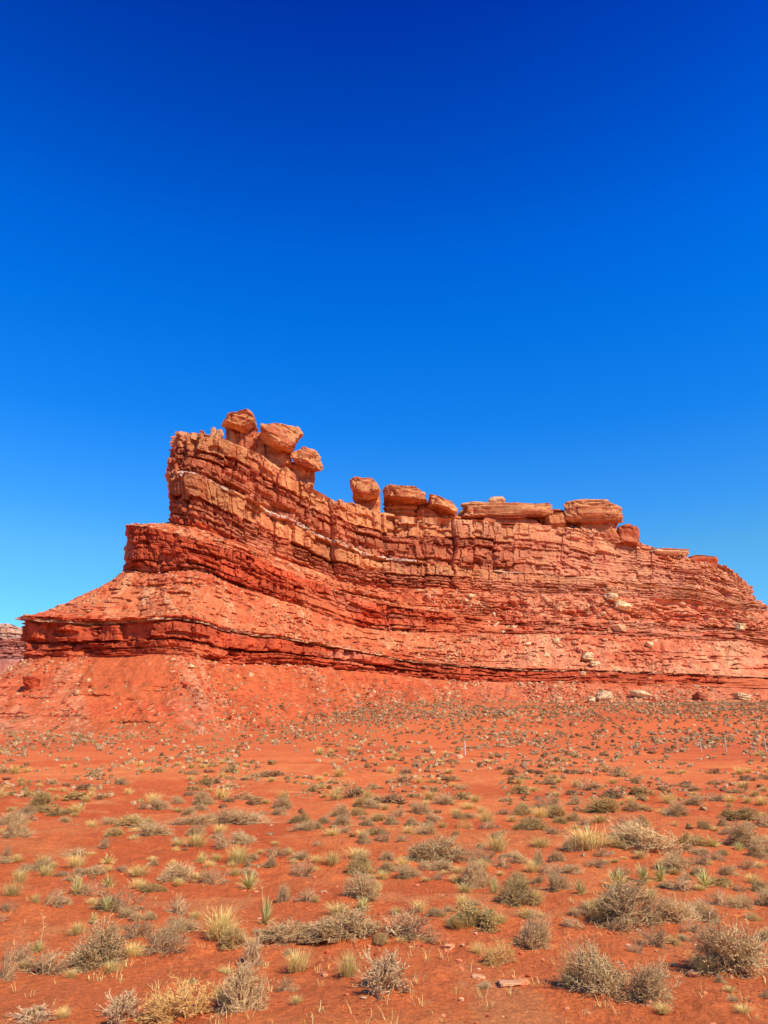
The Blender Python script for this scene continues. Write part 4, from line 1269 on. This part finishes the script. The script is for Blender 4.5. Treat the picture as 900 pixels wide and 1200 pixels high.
def scrub_protos():
    out = []
    for s_ in range(5):
        g = np.random.default_rng(500 + s_); m = MB()
        iv, if_ = ICO[1]
        q = iv * (1 + 0.28 * g.normal(0, 1, len(iv)))[:, None] * np.array([.36, .36, .62]); q[:, 2] = np.maximum(q[:, 2], -.05)
        m.v.append(q); m.n += len(q)
        for t in if_: m.f.append((t[0], t[1], t[2], t[2]))
        for i in range(18):
            d = dome_dir(g, 0.0); c = d * np.array([.34, .34, .62]) * g.uniform(0.8, 1.0)
            e = c + unit(d + g.normal(0, .6, 3)) * g.uniform(.12, .24)
            m.blade([c * 0.8, (c + e) / 2, e], [0.05, 0.06, 0.015], unit(np.cross(d, g.normal(0, 1, 3))))
        out.append(m.data())
    return out


SCR = scrub_protos()
SCOL = dict(grey=(lin(158, 118, 76), lin(204, 162, 112)), olive=(lin(138, 108, 60), lin(184, 150, 92)), brown=(lin(128, 88, 54), lin(174, 128, 84)), straw=(lin(190, 148, 100), lin(222, 186, 136)))
SV, SF, SC, sn = [], [], [], 0


def add_scrub(p, w_, h_, kind):
    global sn
    v, f = SCR[rs.integers(len(SCR))]
    a = rs.uniform(0, 6.28); ca, sa = math.cos(a), math.sin(a)
    q = np.stack([(v[:, 0] * ca - v[:, 1] * sa) * w_, (v[:, 0] * sa + v[:, 1] * ca) * w_, v[:, 2] * h_], -1) + p
    c0, c1 = SCOL[kind]
    t = np.concatenate([0.15 + 0.5 * rs.random(42), np.repeat(rs.random((len(v) - 42) // 6), 6)])[:, None]
    SV.append(q.astype(np.float32)); SF.append(f + sn); SC.append((c0 + (c1 - c0) * t) * rs.uniform(0.8, 1.15)); sn += len(v)


for (px, py, w_, h_, kd) in mass:
    p = ground_hit(px, py)
    if p is None: continue
    s = mpp(px, py, p[1]); add_scrub(p, w_ * s, h_ * s, kd)
# the dense belt of scrub right under the scree, and bushes on the scree itself
for k in range(21000):
    X = rs.uniform(-110, 125); Yy = rs.uniform(88, 205)
    az = X / Yy
    lim = 0.55 + 0.55 * float(noise(X * 0.045, Yy * 0.05, seed=66)) + 0.35 * float(noise(X * 0.16, Yy * 0.2, seed=67))
    if rs.random() > lim * (0.35 + 0.65 * float(sstep(-0.12, 0.02, az))) * (0.25 + 0.75 * float(sstep(95, 150, Yy))): continue
    w_ = rs.uniform(0.4, 1.0)
    add_scrub(np.array([X, Yy, float(G(X, Yy))]), w_, w_ * rs.uniform(.5, .8), str(rs.choice(['grey', 'brown', 'olive', 'straw'], p=[.5, .24, .12, .14])))
R0 = np.where(BSEG == 0)[0]
for k in range(2400):
    i = int(R0[0] + len(R0) * abs(rs.normal(0, 0.33)));
    if i >= R0[-1]: continue
    j = rs.integers(BNF); p = BV[i, j]
    if p[2] < G(p[0], p[1]): continue
    w_ = rs.uniform(0.5, 1.25)
    add_scrub(p - np.array([0, 0, .1]), w_, w_ * rs.uniform(.5, .8), str(rs.choice(['grey', 'olive', 'brown', 'straw'], p=[.4, .3, .2, .1])))
for s_, n in ((2, 160), (4, 60)):
    RR_ = np.where(BSEG == s_)[0]
    for k in range(n):
        p = BV[rs.choice(RR_), rs.integers(BNF)]; w_ = rs.uniform(0.5, 1.1)
        add_scrub(p - np.array([0, 0, .1]), w_, w_ * rs.uniform(.5, .8), str(rs.choice(['grey', 'olive'])))
o = mesh_np('far_scrub', np.concatenate(SV), np.concatenate(SF), M_SCRUB, col=np.concatenate(SC))
tag(o, 'belt of countless small grey and straw shrubs along the foot of the butte', 'scrub', kind='stuff')

# ------------------------------------------------------------------ rubble on the scree, pebbles and grass wisps on the sand
def scatter_stones(name, pts, sizes, cols, mat, sub, label, flat=0.6):
    v, f = ICO[sub]
    VV, FF, CC = [], [], []
    for k in range(len(pts)):
        q = v * (1 + 0.32 * noise(v[:, 0] * 1.6 + k * 3.1, v[:, 1] * 1.6, v[:, 2] * 1.6, seed=k % 97))[:, None]
        q = np.sign(q) * np.abs(q) ** 0.75
        q = q * np.array([rs.uniform(.6, 1.2), rs.uniform(.6, 1.1), flat * rs.uniform(.6, 1.2)]) * sizes[k] * 0.5
        a = rs.uniform(0, 6.28); ca, sa = math.cos(a), math.sin(a)
        q = np.stack([q[:, 0] * ca - q[:, 1] * sa, q[:, 0] * sa + q[:, 1] * ca, q[:, 2]], -1) + pts[k]
        VV.append(q); FF.append(f + k * len(v)); CC.append(np.broadcast_to(cols[k], (len(v), 3)))
    o = mesh_np(name, np.concatenate(VV), np.concatenate(FF), mat, col=np.concatenate(CC))
    return tag(o, label, 'rubble' if 'rubble' in name else 'pebbles', kind='stuff')


pts, sizes, cols = [], [], []
for s_, n in ((0, 6000), (2, 5200), (4, 2400)):
    RR_ = np.where(BSEG == s_)[0]
    tries = k = 0
    while k < n and tries < n * 8:
        tries += 1
        t = rs.random() ** (0.75 if s_ else 1.7)
        i = RR_[int((1 - t) * 0.999 * len(RR_))] if s_ == 0 else rs.choice(RR_)
        j = rs.integers(BNF)
        if rs.random() > 0.30 + 1.0 * float(noise(BU[j] * 0.09 + BVF[i], BVF[i] * 2 + s_ * 4, seed=88)): continue
        pts.append(BV[i, j]); sz = 0.25 + 0.34 * rs.exponential(); sizes.append(min(sz, 2.2) * (0.8 if s_ else 1.0))
        c = [PAL['pale'], PAL['tan'], PAL['pink'], PAL['red'], PAL['rust']][rs.choice(5, p=[.12, .16, .2, .3, .22])]
        cols.append(c * rs.uniform(.85, 1.1)); k += 1
for k in range(150):                                       # rockfall trails below the right cliff
    t = rs.random(); px, py = 705 - 20 * t + rs.normal(0, 16 + 14 * t), 690 + 105 * t + rs.normal(0, 4)
    if k % 3 == 0: px, py = 540 + 90 * t + rs.normal(0, 8), 690 + 80 * t
    p, i, j = on_butte(px, py)
    pts.append(p); sizes.append(0.5 + 0.55 * rs.exponential()); cols.append([lin(246, 206, 148), PAL['tan'], PAL['pale']][k % 3] * rs.uniform(.9, 1.08))
scatter_stones('rubble', pts, sizes, cols, M_STONE, 1, 'loose rubble strewn over the scree slopes of the butte', 0.7)

pts, sizes, cols = [], [], []
for k in range(3400):
    Yy = 4.2 * (45 / 4.2) ** (rs.random() ** 1.1); X = rs.uniform(-0.62, 0.62) * Yy
    if rs.random() > 0.35 + 0.8 * float(noise(X * 0.5, Yy * 0.6, seed=71)): continue
    pts.append(np.array([X, Yy, float(G(X, Yy)) + .004])); sizes.append(min(0.012 + 0.015 * rs.exponential(), 0.06))
    cols.append([lin(226, 138, 88), lin(206, 104, 62), lin(228, 168, 120), lin(180, 84, 50)][rs.choice(4, p=[.35, .35, .15, .15])])
scatter_stones('pebbles', pts, sizes, cols, M_PEBBLE, 1, 'small stones scattered over the red sand')

m = MB()
g = np.random.default_rng(900)
for k in range(2600):
    Yy = 4.2 * (30 / 4.2) ** g.random(); X = g.uniform(-0.62, 0.62) * Yy
    if g.random() > 0.3 + 0.9 * float(noise(X * 0.35, Yy * 0.45, seed=72)): continue
    z = float(G(X, Yy))
    for b in range(g.integers(4, 12)):
        a = g.uniform(0, 6.28); L = g.uniform(.025, .085); out = np.array([math.cos(a), math.sin(a), 0])
        b0 = np.array([X, Yy, z]) + out * g.uniform(0, .05)
        m.blade([b0, b0 + out * L * .35 + np.array([0, 0, L * .6]), b0 + out * L * g.uniform(.5, 1) + np.array([0, 0, L * g.uniform(.3, 1)])], [.0013, .0012, .0004], np.cross(out, [0, 0, 1]))
tag(m.build('dry_grass', M_STRAW), 'sparse wisps of dry straw grass on the red sand', 'grass', kind='stuff')

# pale flat stones lying on the sand
for i_, (px, py, wp, hp, lab) in enumerate([
    (596, 1155, 30, 7, 'flat cream rock slab on the sand below the round golden clump'),
    (560, 1146, 18, 6, 'pale broken stone left of the flat cream rock slab'),
    (525, 1112, 16, 6, 'small cream stone on the sand right of the big bottom centre shrub'),
    (545, 1111, 10, 5, 'tiny pale stone beside the small cream stone'),
    (614, 1152, 14, 6, 'reddish pale stone at the right end of the flat cream rock slab'),
    (380, 1145, 10, 5, 'tiny whitish stone right of the fan shaped grass clump'),
    (812, 1143, 16, 8, 'pale stone at the left foot of the broad shrub at the right edge'),
    (760, 1178, 14, 9, 'bright cream stone between the two bottom right shrubs'),
    (380, 1047, 10, 5, 'small pale flat stone on the sand above the wide mixed shrub'),
]):
    p = ground_hit(px, py); s = mpp(px, py, p[1])
    o = rock_obj('pale_stone', p - np.array([0, 0, hp * s * .35]), wp * s, wp * s * .9, hp * s * 1.0, 700 + i_, lin(220, 156, 106), lin(208, 128, 84), mat=M_PEBBLE, sub=5, boxy=.6, rough=.22, strata=.08)
    tag(o, lab, 'stone', 'pale stones on the sand')
